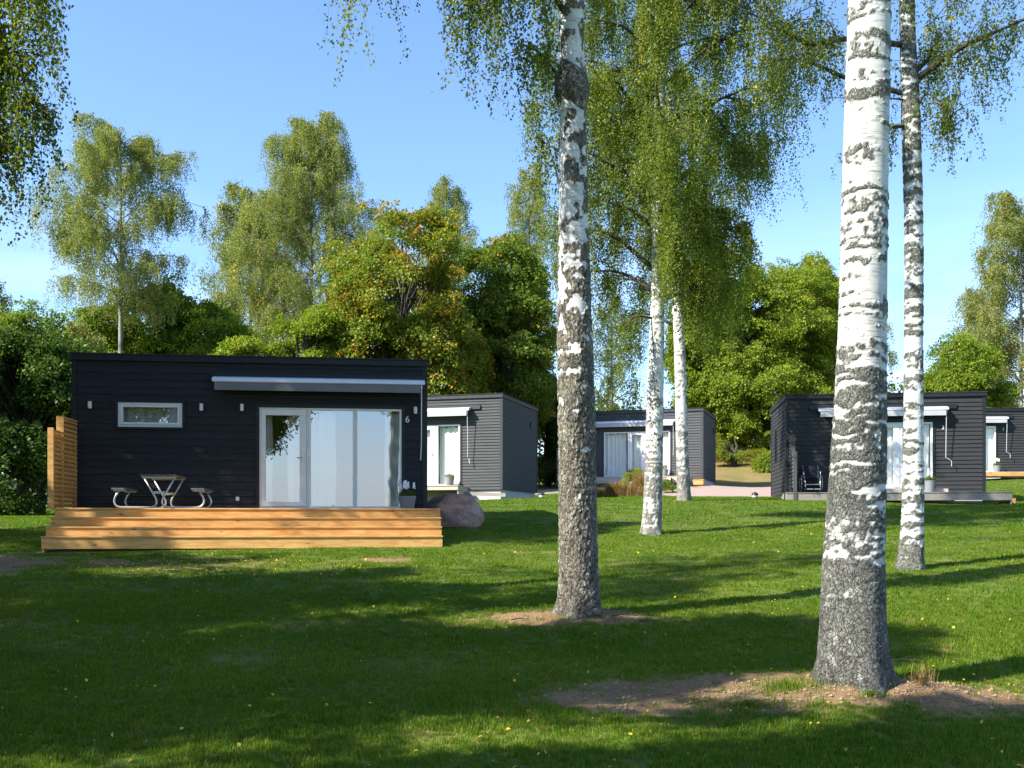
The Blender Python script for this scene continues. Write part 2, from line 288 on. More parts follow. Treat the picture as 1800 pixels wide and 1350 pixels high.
def bark_mat():
    m, n = newmat('birch_bark'); L = n.links.new; A = n.nodes.new
    o = A('ShaderNodeOutputMaterial'); b = A('ShaderNodeBsdfPrincipled'); L(b.outputs[0], o.inputs[0]); b.inputs['Roughness'].default_value = .85; b.inputs['Specular IOR Level'].default_value = .15
    at = A('ShaderNodeAttribute'); at.attribute_name = 'col'; ar = A('ShaderNodeAttribute'); ar.attribute_name = 'rgh'; tc = A('ShaderNodeTexCoord')
    wn = A('ShaderNodeTexNoise'); wn.inputs['Scale'].default_value = 18; wn.inputs['Detail'].default_value = 3; L(tc.outputs['Object'], wn.inputs[0])
    ws = A('ShaderNodeVectorMath'); ws.operation = 'SCALE'; ws.inputs[3].default_value = .085; L(wn.outputs['Color'], ws.inputs[0]); wa = A('ShaderNodeVectorMath'); wa.operation = 'ADD'; L(tc.outputs['Object'], wa.inputs[0]); L(ws.outputs[0], wa.inputs[1])
    mp = A('ShaderNodeMapping'); mp.inputs['Scale'].default_value = (1, 1, .5); L(wa.outputs[0], mp.inputs[0])
    vo = A('ShaderNodeTexVoronoi'); vo.feature = 'DISTANCE_TO_EDGE'; vo.inputs['Scale'].default_value = 39; L(mp.outputs[0], vo.inputs[0])
    vc = A('ShaderNodeTexVoronoi'); vc.inputs['Scale'].default_value = 27; L(mp.outputs[0], vc.inputs[0])
    ed = A('ShaderNodeMapRange'); ed.inputs[1].default_value = .0; ed.inputs[2].default_value = .10; L(vo.outputs['Distance'], ed.inputs[0])
    fn = A('ShaderNodeTexNoise'); fn.inputs['Scale'].default_value = 60; fn.inputs['Detail'].default_value = 6; fn.inputs['Roughness'].default_value = .65; L(tc.outputs['Object'], fn.inputs[0])
    # plate tone
    sp = A('ShaderNodeSeparateXYZ'); L(vc.outputs['Color'], sp.inputs[0]); t1 = A('ShaderNodeMapRange'); t1.inputs[3].default_value = .80; t1.inputs[4].default_value = 1.18; L(sp.outputs[0], t1.inputs[0])
    t2 = A('ShaderNodeMapRange'); t2.inputs[1].default_value = .3; t2.inputs[2].default_value = .7; t2.inputs[3].default_value = .52; t2.inputs[4].default_value = 1.42; L(fn.outputs[0], t2.inputs[0])
    e2 = A('ShaderNodeMapRange'); e2.inputs[4].default_value = 1.0; L(ed.outputs[0], e2.inputs[0]); cn = A('ShaderNodeTexNoise'); cn.inputs['Scale'].default_value = 15; cn.inputs['Detail'].default_value = 3; L(tc.outputs['Object'], cn.inputs[0]); c3_ = A('ShaderNodeMapRange'); c3_.inputs[1].default_value = .38; c3_.inputs[2].default_value = .62; c3_.inputs[3].default_value = .25; c3_.inputs[4].default_value = .95; L(cn.outputs[0], c3_.inputs[0]); L(c3_.outputs[0], e2.inputs[3])
    m1 = A('ShaderNodeMath'); m1.operation = 'MULTIPLY'; L(t1.outputs[0], m1.inputs[0]); L(t2.outputs[0], m1.inputs[1]); m2 = A('ShaderNodeMath'); m2.operation = 'MULTIPLY'; L(m1.outputs[0], m2.inputs[0]); L(e2.outputs[0], m2.inputs[1])
    # smooth bark: thin horizontal pores
    ml = A('ShaderNodeMapping'); ml.inputs['Scale'].default_value = (7, 7, 95); L(tc.outputs['Object'], ml.inputs[0]); ln = A('ShaderNodeTexNoise'); ln.inputs['Scale'].default_value = 1; ln.inputs['Detail'].default_value = 3; L(ml.outputs[0], ln.inputs[0])
    lr = A('ShaderNodeMapRange'); lr.inputs[1].default_value = .56; lr.inputs[2].default_value = .70; lr.inputs[3].default_value = 1; lr.inputs[4].default_value = .45; L(ln.outputs[0], lr.inputs[0])
    bn = A('ShaderNodeTexNoise'); bn.inputs['Scale'].default_value = 7; bn.inputs['Detail'].default_value = 4; L(tc.outputs['Object'], bn.inputs[0]); b2 = A('ShaderNodeMapRange'); b2.inputs[1].default_value = .35; b2.inputs[2].default_value = .7; b2.inputs[3].default_value = 1.04; b2.inputs[4].default_value = .8; L(bn.outputs[0], b2.inputs[0])
    m3 = A('ShaderNodeMath'); m3.operation = 'MULTIPLY'; L(lr.outputs[0], m3.inputs[0]); L(b2.outputs[0], m3.inputs[1])
    mx = A('ShaderNodeMix'); mx.data_type = 'FLOAT'; L(ar.outputs['Fac'], mx.inputs[0]); L(m3.outputs[0], mx.inputs[2]); L(m2.outputs[0], mx.inputs[3])
    hv = A('ShaderNodeHueSaturation'); L(mx.outputs[0], hv.inputs['Value']); L(at.outputs['Color'], hv.inputs['Color']); L(hv.outputs[0], b.inputs['Base Color'])
    h1 = A('ShaderNodeMath'); h1.operation = 'MULTIPLY_ADD'; h1.inputs[1].default_value = .35; L(fn.outputs[0], h1.inputs[0]); L(ed.outputs[0], h1.inputs[2])
    h2 = A('ShaderNodeMath'); h2.operation = 'MULTIPLY'; L(h1.outputs[0], h2.inputs[0]); L(ar.outputs['Fac'], h2.inputs[1])
    h3 = A('ShaderNodeMath'); h3.operation = 'MULTIPLY_ADD'; h3.inputs[1].default_value = .06; L(lr.outputs[0], h3.inputs[0]); L(h2.outputs[0], h3.inputs[2])
    bp = A('ShaderNodeBump'); bp.inputs['Strength'].default_value = 1; bp.inputs['Distance'].default_value = .012; L(h3.outputs[0], bp.inputs['Height']); L(bp.outputs[0], b.inputs['Normal'])
    return m
M['bark'] = bark_mat()
M['ground'] = attr_mat('ground_surface', .95, .6, 35, (1, 1, 1), .4, .02)
def set_col(o, C):
    a = o.data.attributes.new('col', 'FLOAT_COLOR', 'POINT'); C4 = np.ones((len(C), 4), np.float32); C4[:, :3] = C; a.data.foreach_set('color', C4.ravel())

# ------------------------------------------------------------------ terrain
ctl = [(0, 0, 0), (-6, 0, -.05), (6, 0, .0), (0, -12, -.5), (-12, -12, -.8), (12, -12, -.5), (0, -45, -2.5), (-40, -45, -3), (40, -45, -3),
       (-30, 0, -.2), (30, 0, .3), (-30, 20, 1.0), (32, 20, 1.6), (-30, 36, 1.7), (34, 36, 3.2)]
for px, py, D in [(900, 1350, 6.3), (0, 1350, 6.5), (1800, 1350, 6.5), (1500, 1222, 9), (1022, 1086, 12.5), (1600, 997, 16.4), (1145, 942, 22), (1200, 879, 30),
                  (200, 1085, 12.3), (0, 1083, 12.3), (-300, 1083, 12.3), (1780, 1083, 12.7), (77, 975, 17.9), (778, 962, 18.8), (400, 968, 18.3), (830, 920, 23.5), (-150, 968, 18),
                  (1050, 880, 31), (1400, 881, 30.7), (1740, 887, 30.5), (1790, 872, 37), (1780, 845, 44), (882, 874, 33.9), (947, 884, 38.5), (975, 865, 43.5),
                  (600, 895, 33), (1235, 850, 46), (1256, 857, 49.8), (1290, 871, 38), (1350, 861, 42), (1300, 860, 44), (1310, 855, 50), (1310, 836, 55), (1320, 816, 60), (1150, 857, 44), (1050, 860, 44),
                  (0, 905, 36), (-300, 905, 36), (60, 900, 44), (1500, 860, 44), (1320, 780, 80), (1700, 790, 75), (300, 860, 70), (-200, 870, 70), (700, 850, 60), (2100, 820, 60)]:
    v = P(px, py, D); ctl.append((v.x, v.y, v.z))
for x in (-150, 0, 150):
    ctl.append((x, 140, 9)); ctl.append((x, -140, -6))
ctl += [(-150, 20, 0), (150, 20, 4)]
ctl = np.array(ctl, float)
def _U(r): return np.where(r > 0, r * r * np.log(np.maximum(r, 1e-9)), 0)
_n = len(ctl); K = _U(np.hypot(ctl[:, 0][:, None] - ctl[:, 0], ctl[:, 1][:, None] - ctl[:, 1])) + np.eye(_n) * 6.0
Pm = np.c_[np.ones(_n), ctl[:, :2]]; A_ = np.zeros((_n + 3, _n + 3)); A_[:_n, :_n] = K; A_[:_n, _n:] = Pm; A_[_n:, :_n] = Pm.T
W_ = np.linalg.solve(A_, np.r_[ctl[:, 2], 0, 0, 0])
def gz(x, y):
    x = np.atleast_1d(np.asarray(x, float)); y = np.atleast_1d(np.asarray(y, float))
    xc = np.clip(x, -150, 150); yc = np.clip(y, -140, 140)
    o = W_[_n] + W_[_n + 1] * xc + W_[_n + 2] * yc
    for i in range(_n): o = o + W_[i] * _U(np.hypot(xc - ctl[i, 0], yc - ctl[i, 1]))
    p = np.stack([x, y, 0 * x], 1)
    near = 1 - sstep(60, 120, np.abs(y))
    return o + (.035 * fbm(p, .7, 3, 5) + .01 * vnoise(p, 3.1, 2)) * near
def gz1(x, y): return float(gz([x], [y])[0])

def masks(x, y):
    """dirt, gravel, dry from real places on the ground"""
    p = np.stack([x, y, 0 * x], 1); n1 = fbm(p, 1.1, 4, 3); n2 = fbm(p, 3.0, 3, 8)
    def blob(cx, cy, rx, ry, k=.45): return 1 - np.hypot((x - cx) / rx, (y - cy) / ry) + k * n1 + .25 * n2
    d = np.maximum.reduce([blob(2.75, 8.75, 2.2, .85, .45), blob(1.4, 8.5, 1.2, .45, .5), blob(3.75, 8.85, .65, .38, .6), blob(.95, 12.35, 1.1, .45, .6), blob(-8.6, 16.6, 1.3, 1.2, .5),
                           blob(-6.6, 16.9, .5, .3, .5), blob(-2.1, 17.2, .5, .25, .5)])
    dirt = sstep(-.04, .34, d)
    # gravel: the path between the cabins and the strip in front of the cabin with the dry grass
    path = np.maximum.reduce([1 - np.hypot((x - 8.2) / 2.6, (y - 40.5) / 4.2), 1 - np.hypot((x - 9.8) / 2.0, (y - 37.6) / 2.5), 1 - np.hypot((x - 3.2) / 4.8, (y - 44.5) / 2.0), 1 - np.hypot((x - 11.5) / 3.4, (y - 45) / 4.2)]) + .05 * n1
    grav = np.maximum(sstep(.0, .06, path), .8 * sstep(.1, .3, blob(-5.6, 17.75, .8, .22, .4)))
    dry = sstep(44, 52, y) * sstep(0, 6, x) * (.75 + .4 * n1) + .45 * sstep(.2, .6, n1) * sstep(30, 20, y) + .35 * sstep(.1, .6, n1) * sstep(30, 34, y)
    dry = np.maximum(dry, .8 * sstep(-.35, .2, d) * (1 - dirt))
    dry = np.maximum(dry, .45 * sstep(.15, .5, blob(-5.5, 16.6, 3.5, 1.2, .5)))
    return dirt, grav, np.clip(dry, 0, 1)
def axis(a, b, fine, lo, hi, g=1.09):
    c = list(np.arange(a, b, fine)); s = fine; v = c[-1]
    while v < hi: s *= g; v += s; c.append(v)
    s = fine; v = a; pre = []
    while v > lo: s *= g; v -= s; pre.append(v)
    return np.array(pre[::-1] + c)
gx = axis(-9, 11, .12, -900, 900); gy = axis(5.5, 22, .11, -900, 1500, 1.045)
GX, GY = np.meshgrid(gx, gy); fx, fy = GX.ravel(), GY.ravel(); fz = gz(fx, fy)
dirt, grav, dry = masks(fx, fy)
pp = np.stack([fx, fy, 0 * fx], 1)
rough = fbm(pp, 5, 3, 21) * .035 + np.abs(fbm(pp, 11, 2, 4)) * .02
fz = fz + rough * dirt + grav * .012 * vnoise(pp, 6, 9) - .01 * dirt
# earth heaped at the feet of the two near trunks
for (cx, cy, rr, hh) in ((3.0, 9.0, .75, .10), (2.2, 8.9, .9, .06), (3.7, 8.9, .4, .06), (.85, 12.5, .7, .08)): fz += hh * np.exp(-((fx - cx) ** 2 + (fy - cy) ** 2) / rr ** 2)
C = np.zeros((len(fx), 3)); gn = fbm(pp, .35, 3, 31)[:, None] * .5 + .5
C[:] = np.array([.060, .104, .013]) * (1 - gn) + np.array([.110, .142, .020]) * gn
def mixc(C, c, m): return C * (1 - m[:, None]) + np.asarray(c) * m[:, None]
C = mixc(C, (.26, .17, .075), dry * .85)
dn = (fbm(pp, 2.5, 3, 40) * .5 + .5)[:, None]
C = C * (1 - dirt[:, None]) + dirt[:, None] * (np.array([.16, .096, .046]) * (1 - dn) + np.array([.28, .178, .095]) * dn)
C = mixc(C, (.36, .27, .225), grav)
far = sstep(60, 90, fy); C = mixc(C, (.03, .045, .015), far); C = mixc(C, (.06, .10, .02), sstep(-30, -60, -fy) * 0)
nx, ny = len(gx), len(gy); I = np.arange(nx * ny).reshape(ny, nx)
Q = np.stack([I[:-1, :-1], I[:-1, 1:], I[1:, 1:], I[1:, :-1]], -1).reshape(-1, 4)
ground = npmesh('ground', np.stack([fx, fy, fz], 1), Q, M['ground'], smooth=True); set_col(ground, C); tag(ground, kind='structure')

def ground_at(x, y):
    """height of the built sheet, bilinear"""
    Z = fz.reshape(ny, nx); i = np.clip(np.searchsorted(gx, x) - 1, 0, nx - 2); j = np.clip(np.searchsorted(gy, y) - 1, 0, ny - 2)
    tx = (x - gx[i]) / (gx[i + 1] - gx[i]); ty = (y - gy[j]) / (gy[j + 1] - gy[j])
    return (Z[j, i] * (1 - tx) + Z[j, i + 1] * tx) * (1 - ty) + (Z[j + 1, i] * (1 - tx) + Z[j + 1, i + 1] * tx) * ty
def G(x, y): return float(ground_at(np.array([x], float), np.array([y], float))[0])

# ------------------------------------------------------------------ cabins
def rect_sub(r, holes):
    """subtract axis-aligned holes (x0,x1,z0,z1) from rect"""
    out = [r]
    for h in holes:
        nw = []
        for (a, b, c, d) in out:
            if h[1] <= a or h[0] >= b or h[3] <= c or h[2] >= d: nw.append((a, b, c, d)); continue
            if h[0] > a: nw.append((a, h[0], c, d))
            if h[1] < b: nw.append((h[1], b, c, d))
            x0, x1 = max(a, h[0]), min(b, h[1])
            if h[2] > c: nw.append((x0, x1, c, h[2]))
            if h[3] < d: nw.append((x0, x1, h[3], d))
        out = nw
    return [q for q in out if q[1] - q[0] > .004 and q[3] - q[2] > .006]
class Frame:
    def __init__(s, x, y, z, deg): s.o = Vector((x, y, z)); s.a = R(deg); s.ux = Vector((math.cos(s.a), math.sin(s.a), 0)); s.uy = Vector((-math.sin(s.a), math.cos(s.a), 0))
    def W(s, x, y, z): return s.o + s.ux * x + s.uy * y + Vector((0, 0, z))
    def L(s, px, py, yl=0.0):
        """local x,z where the sight line meets the plane local y = yl"""
        d = Vector(((px - 900) / F, 1, (HY - py) / F)); q = s.o + s.uy * yl; e = Vector((0, 0, EYE))
        t = (q - e).dot(s.uy) / d.dot(s.uy); p = e + d * t - s.o
        return p.dot(s.ux), p.z
def frame_mb(x0, x1, z0, z1, wd, y0, y1, m=None):
    m = m or MB(); m.box(x0, x1, y0, y1, z0, z0 + wd); m.box(x0, x1, y0, y1, z1 - wd, z1); m.box(x0, x0 + wd, y0, y1, z0 + wd, z1 - wd); m.box(x1 - wd, x1, y0, y1, z0 + wd, z1 - wd); return m
def sheet(x0, x1, y, z0, z1):
    m = MB(); m.v = [(x0, y, z0), (x1, y, z0), (x1, y, z1), (x0, y, z1)]; m.f = [(0, 1, 2, 3)]; return m
def text_obj(name, txt, size, mat, parent, loc, rot=(R(90), 0, 0)):
    c = bpy.data.curves.new(name, 'FONT'); c.body = txt; c.size = size; c.extrude = .008; c.align_x = 'CENTER'; c.align_y = 'CENTER'; c.offset = .002
    t = bpy.data.objects.new('tmp', c); COL.objects.link(t); bpy.context.view_layer.update()
    me = bpy.data.meshes.new_from_object(t); bpy.data.objects.remove(t)
    me.materials.append(mat); o = link(bpy.data.objects.new(name, me), parent); o.location = loc; o.rotation_euler = rot; return o

def cabin(name, fr, Wd, Dp, H, row, openings, glassm, curtm, boardm, trimm, label, awn, number, plinth=0, single=False, base=-.14, group='dark timber holiday cabins', awnm='alu_mid', numpos=None, crank='straight'):
    root = empty(name, fr.o, fr.a, label, 'cabin', group)
    holes = [o['r'] for o in openings]
    # backing walls
    mb = MB()
    for q in rect_sub((0, Wd, base, H - .02), holes): mb.box(q[0], q[1], .0, .12, q[2], q[3])
    mb.box(.002, .12, .12, Dp, base, H - .02); mb.box(Wd - .12, Wd - .002, .12, Dp, base, H - .02); mb.box(.12, Wd - .12, Dp - .12, Dp - .002, base, H - .02); mb.box(.12, Wd - .12, .12, Dp - .12, -.1, -.01)
    mb.build('wall', M['interior'], root)
    # front boards
    z = base; k = 0; pad = [(h[0] - .03, h[1] + .03, h[2] - .03, h[3] + .03) for h in holes]; sid = MB(); rng = random.Random(5)
    while z < H - .05:
        z1 = min(z + row, H - .03); segs = rect_sub((.06, Wd - .06, z, z1), pad)
        for (a, b, c, d) in segs:
            t0 = .036 - .022 * (c - z) / row; t1 = .036 - .022 * (d - z) / row
            cuts = [a, b]
            if b - a > 3.9: cuts = [a, a + rng.uniform(1.5, 3.4), b]
            for u, v in zip(cuts[:-1], cuts[1:]):
                m = MB() if single else sid
                e = .0015
                m.hexa([(u + e, -t0, c + .001), (v - e, -t0, c + .001), (v - e, -.001, c + .001), (u + e, -.001, c + .001), (u + e, -t1, d - .009), (v - e, -t1, d - .009), (v - e, -.001, d - .009), (u + e, -.001, d - .009)])
                if single: m.build('board', boardm, root)
        z = z1; k += 1
    if not single: tag(sid.build('front_siding', boardm, root), kind='stuff')
    # side boards
    for nm, xs, sg in (('side_siding', Wd, 1), ('side_siding', 0, -1)):
        m = MB(); z = base
        while z < H - .05:
            z1 = min(z + row, H - .03)
            a, b = .06, Dp - .06
            m.hexa([(xs + sg * .001, a, z), (xs + sg * .03, a, z), (xs + sg * .03, b, z), (xs + sg * .001, b, z), (xs + sg * .001, a, z1 - .005), (xs + sg * .014, a, z1 - .005), (xs + sg * .014, b, z1 - .005), (xs + sg * .001, b, z1 - .005)])
            z = z1
        tag(m.build(nm, boardm, root), kind='stuff')
    for (x, y) in ((0, 0), (Wd, 0), (0, Dp), (Wd, Dp)):
        sx = 1 if x else -1; sy = 1 if y else -1
        MB().box(min(x - sx * .06, x + sx * .036), max(x - sx * .06, x + sx * .036), min(y - sy * .06, y + sy * .036), max(y - sy * .06, y + sy * .036), base, H - .03).build('corner_board', trimm, root)
    # roof: slab with fascia and a thin metal edge
    rf = MB().box(-.06, Wd + .06, -.07, Dp + .07, H - .03, H + .09).build('roof', trimm, root, bevel=.006)
    MB().box(-.075, Wd + .075, -.085, Dp + .085, H + .09, H + .115).build('roof_edge', M['roof_felt'], rf)
    if plinth:
        MB().box(.05, Wd - .05, .03, Dp - .05, base - plinth, base).build('plinth', M['plinth'], root)
    # openings
    for o in openings:
        x0, x1, z0, z1 = o['r']
        MB().box(x0 - .06, x0 - .002, -.05, -.031, z0 - .0, z1 + .06).box(x1 + .002, x1 + .06, -.05, -.031, z0, z1 + .06).box(x0 - .002, x1 + .002, -.05, -.031, z1 + .002, z1 + .06).build('casing', trimm, root)
        for (kind, a, b, wd) in o['panes']:
            fm = frame_mb(a, b, z0, z1, wd, -.035, .06)
            if kind == 'door':
                fr_ = frame_mb(a, b, z0, z1, .035, -.03, .07).build('door_frame', o['fm'], root, bevel=.004)
                a2, b2, za, zb = a + .038, b - .038, z0 + .038, z1 - .038
                dr = MB(); dr.box(a2, b2, -.045, .02, za, za + .1); dr.box(a2, b2, -.045, .02, zb - .12, zb); dr.box(a2, a2 + wd, -.045, .02, za + .1, zb - .12); dr.box(b2 - wd * 1.5, b2, -.045, .02, za + .1, zb - .12)
                dr = dr.build('door', o['fm'], root, bevel=.004)
                sheet(a2 + wd - .01, b2 - wd * 1.5 + .01, -.012, za + .09, zb - .11).build('pane', glassm, dr)
                hx = b2 - wd * .75
                MB().box(hx - .018, hx + .018, -.053, -.045, 1.0, 1.2).tube([(hx, -.05, 1.05), (hx, -.09, 1.05), (hx - .12, -.09, 1.05)], .009, 8).lathe([(.001, 0), (.012, 0), (.012, .01), (.001, .01)], 10, (hx, -.06, 1.16)).build('handle', M['steel'], dr)
            else:
                wn = fm.build('window', o['fm'], root, bevel=.004)
                g = sheet(a + wd - .01, b - wd + .01, .004, z0 + wd - .01, z1 - wd + .01).build('pane', glassm, wn)
                if kind == 'sash':
                    frame_mb(a + wd + .003, b - wd - .003, z0 + wd + .003, z1 - wd - .003, .045, -.045, -.002).build('sash', o['fm'], wn, bevel=.003)
        MB().box(x0 - .03, x1 + .03, -.075, -.031, z0 - .045, z0 - .004).build('sill', trimm, root)
        if o.get('curtain'):
            for ci, (ca, cb) in enumerate(o['curtain']):
                n = max(12, int((cb - ca) / .025)); V = []; zt, zb_ = z1 - .07, z0 + .03
                for zi in range(9):
                    for i in range(n + 1):
                        x = ca + (cb - ca) * i / n; zz = zt + (zb_ - zt) * zi / 8
                        ph = i * .9 + .6 * math.sin(i * .31) + .12 * zi * math.sin(i * .2)
                        V.append((x + .01 * math.sin(zi + i * .4), .135 + .016 * math.sin(ph) * (1 - .3 * zi / 8), zz + (.018 * math.sin(ph * .5) if zi == 0 else 0)))
                I2 = np.arange(9 * (n + 1)).reshape(9, n + 1); Q2 = np.stack([I2[:-1, :-1], I2[:-1, 1:], I2[1:, 1:], I2[1:, :-1]], -1).reshape(-1, 4)
                c = npmesh('curtain', V, Q2, curtm, smooth=True); c.location = fr.o; c.rotation_euler = (0, 0, fr.a)
                tag(c, (['leftmost ', 'middle ', 'rightmost '][ci] if len(o['curtain']) > 1 else '') + o['clabel'], 'curtain', 'curtains in the cabin windows')
    # awning
    if awn:
        a, b, zt, bk = awn
        aw = MB().box(a - bk[0], b + bk[1], -.075, -.031, zt - .02, zt + .12).build('awning', trimm, root)
        MB().hexa([(a, -.30, zt - .085), (b, -.30, zt - .085), (b, -.077, zt - .06), (a, -.077, zt - .06), (a, -.28, zt + .0), (b, -.28, zt + .0), (b, -.077, zt + .05), (a, -.077, zt + .05)]).build('cassette', M['alu'], aw, bevel=.012)
        MB().box(a + .05, b - .09, -.285, -.275, zt - .25, zt - .087).build('valance', M[awnm], aw)
        ck = MB(); xr = b - .07
        ck.tube([(xr, -.25, zt - .09), (xr, -.25, zt - .16)], .018, 8)
        zl = zt - 1.55 if crank == 'bent' else zt - 1.62
        pts = [(xr, -.25, zt - .12), (xr, -.19, zl + .35), (xr - (0 if crank == 'bent' else .015), -.17, zl)]
        if crank == 'bent': pts += [(xr + .17, -.17, zl - .1), (xr + .17, -.17, zl - .27)]
        ck.tube(pts, .011, 8)
        if crank == 'split': ck.tube([(xr + .03, -.15, zl - .05), (xr + .05, -.15, zl - .22)], .014, 8)
        ck.build('crank_rod', M['alu'], aw)
    if number:
        text_obj('house_number', number, .19 if single else .17, M['numwhite'], root, (numpos[0], -.045, numpos[1]))
    return root

# cabin six, the near one
c6 = Frame(-8.73, 20.4, 1.87, 7.4); W6 = 6.99
def X6(px): return c6.L(px, 800)[0]
zt6 = 2.07
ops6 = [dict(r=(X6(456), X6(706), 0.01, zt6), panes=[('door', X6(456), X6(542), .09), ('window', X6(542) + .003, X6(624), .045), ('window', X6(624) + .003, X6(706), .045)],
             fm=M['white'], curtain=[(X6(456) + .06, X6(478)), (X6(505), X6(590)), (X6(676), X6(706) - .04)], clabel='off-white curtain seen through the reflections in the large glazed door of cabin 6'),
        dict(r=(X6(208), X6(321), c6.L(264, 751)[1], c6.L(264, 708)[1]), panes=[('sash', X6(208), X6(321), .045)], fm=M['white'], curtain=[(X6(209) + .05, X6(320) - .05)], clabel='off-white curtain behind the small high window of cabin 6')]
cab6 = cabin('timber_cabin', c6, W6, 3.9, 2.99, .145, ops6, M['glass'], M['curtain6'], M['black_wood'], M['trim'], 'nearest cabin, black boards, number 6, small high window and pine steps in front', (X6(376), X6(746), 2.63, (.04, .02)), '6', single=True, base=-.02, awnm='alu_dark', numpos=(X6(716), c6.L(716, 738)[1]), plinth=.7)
for px, py in ((160, 712.5), (355, 716.5), (426, 717), (730, 722)):
    x, z = c6.L(px, py); lm = MB().lathe([(.001, -.07), (.033, -.07), (.036, -.065), (.036, .065), (.033, .07), (.001, .07)], 16, (x, -.085, z)).box(x - .02, x + .02, -.055, -.031, z - .04, z + .04).build('wall_lamp', M['lampglass'], cab6, smooth=False)
x, z = c6.L(418, 877); so = MB().box(x - .035, x + .035, -.055, -.031, z - .04, z + .04).build('wall_socket', M['white'], cab6, bevel=.006)

c4 = Frame(-6.2, 35.6, 2.83, -16.1)
g0, g1 = c4.L(700, 800)[0], c4.L(809, 800)[0]; gd = c4.L(768, 800)[0]
ops4 = [dict(r=(g1 - 2.95, g1, .0, 2.05), panes=[('window', g1 - 2.95, gd - .97, .06), ('door', gd - .965, gd - .003, .12), ('window', gd, g1, .05)], fm=M['white_bright'], curtain=[(g1 - 2.9, gd - .99), (gd - .9, gd - .15), (gd + .05, g1 - .05)], clabel='white curtain behind the glass of the cabin beside the boulder')]
cab4 = cabin('timber_cabin', c4, 6.1, 4.5, 2.93, .098, ops4, M['glass_clear'], M['curtain'], M['grey_wood'], M['trim_grey'], 'weathered grey cabin behind the boulder, half hidden by the nearest cabin', (g1 - 3.6, c4.L(829, 718)[0], 2.56, (.1, .32)), None, plinth=.55, crank='split')
c3 = Frame(2.77, 47.9, 3.70, -18.3)
g0, g1 = c3.L(1062, 800)[0], c3.L(1178, 800)[0]; d0, d1 = c3.L(1106, 800)[0], c3.L(1134, 800)[0]
ops3 = [dict(r=(g0, g1, .0, 2.05), panes=[('window', g0, d0 - .003, .06), ('door', d0, d1, .10), ('window', d1 + .003, g1, .06)], fm=M['white_bright'], curtain=[(g0 + .05, d0 - .15), (d0 + .12, d1 - .1), (d1 + .05, g1 - .05)], clabel='white curtain behind the glass of the farthest cabin, between the birch trunks')]
cab3 = cabin('timber_cabin', c3, 6.1, 4.3, 2.93, .12, ops3, M['glass_clear'], M['curtain'], M['grey_wood'], M['trim_grey'], 'pale grey cabin in the centre beyond the two slim birches with dry grass before it', (g0 - .5, g1 + .25, 2.52, (.1, .1)), None, plinth=.5)
c2 = Frame(8.72, 32.5, 2.65, -8.0)
g1 = c2.L(1639, 800)[0]; gd = c2.L(1583, 800)[0]
ops2 = [dict(r=(g1 - 2.95, g1, .0, 2.07), panes=[('window', g1 - 2.95, gd - .97, .06), ('door', gd - .965, gd - .003, .12), ('window', gd, g1, .05)], fm=M['white_bright'], curtain=[(g1 - 2.9, gd - .99), (gd - .9, gd - .15), (gd + .05, g1 - .08)], clabel='white curtain behind the glazed door of cabin 2')]
cab2 = cabin('timber_cabin', c2, 5.95, 4.2, 2.88, .128, ops2, M['glass_clear'], M['curtain'], M['charcoal_wood'], M['trim'], 'charcoal cabin number 2 with a wheelchair parked on its low deck', (c2.L(1437, 718)[0], c2.L(1664, 718)[0], 2.50, (.25, .28)), '2', plinth=.45, numpos=(c2.L(1657, 752)[0], c2.L(1657, 752)[1]), crank='bent')
c1 = Frame(17.15, 46.4, 3.86, -3.0)
g1 = c1.L(1750, 800)[0]; gd = c1.L(1727, 800)[0]
ops1 = [dict(r=(g1 - 2.95, g1, .0, 2.07), panes=[('window', g1 - 2.95, gd - 1.0, .06), ('door', gd - .99, gd - .003, .12), ('window', gd, g1, .06)], fm=M['white_bright'], curtain=[(g1 - 2.9, gd - .99), (gd - .9, gd - .15), (gd + .05, g1 - .05)], clabel='white curtain behind the tall window at the right edge of the photo')]
cab1 = cabin('timber_cabin', c1, 6.1, 4.2, 2.78, .12, ops1, M['glass_clear'], M['curtain'], M['charcoal_wood'], M['trim'], 'charcoal cabin number 1 at the right edge, partly behind cabin 2', (g1 - 3.4, c1.L(1769, 725)[0], 2.45, (.1, .25)), '1', plinth=.4, numpos=c1.L(1763, 755), crank='bent')
for cb, wd in ((cab4, 6.1), (cab3, 6.1)):     # small dark vent on the long shaded side
    MB().box(wd + .015, wd + .07, 3.5, 3.7, 2.2, 2.4).build('vent', M['black_plastic'], cb)
MB().box(-.05, -.02, 2.2, 2.9, 1.0, 2.1).build('side_window', M['glass'], cab2)

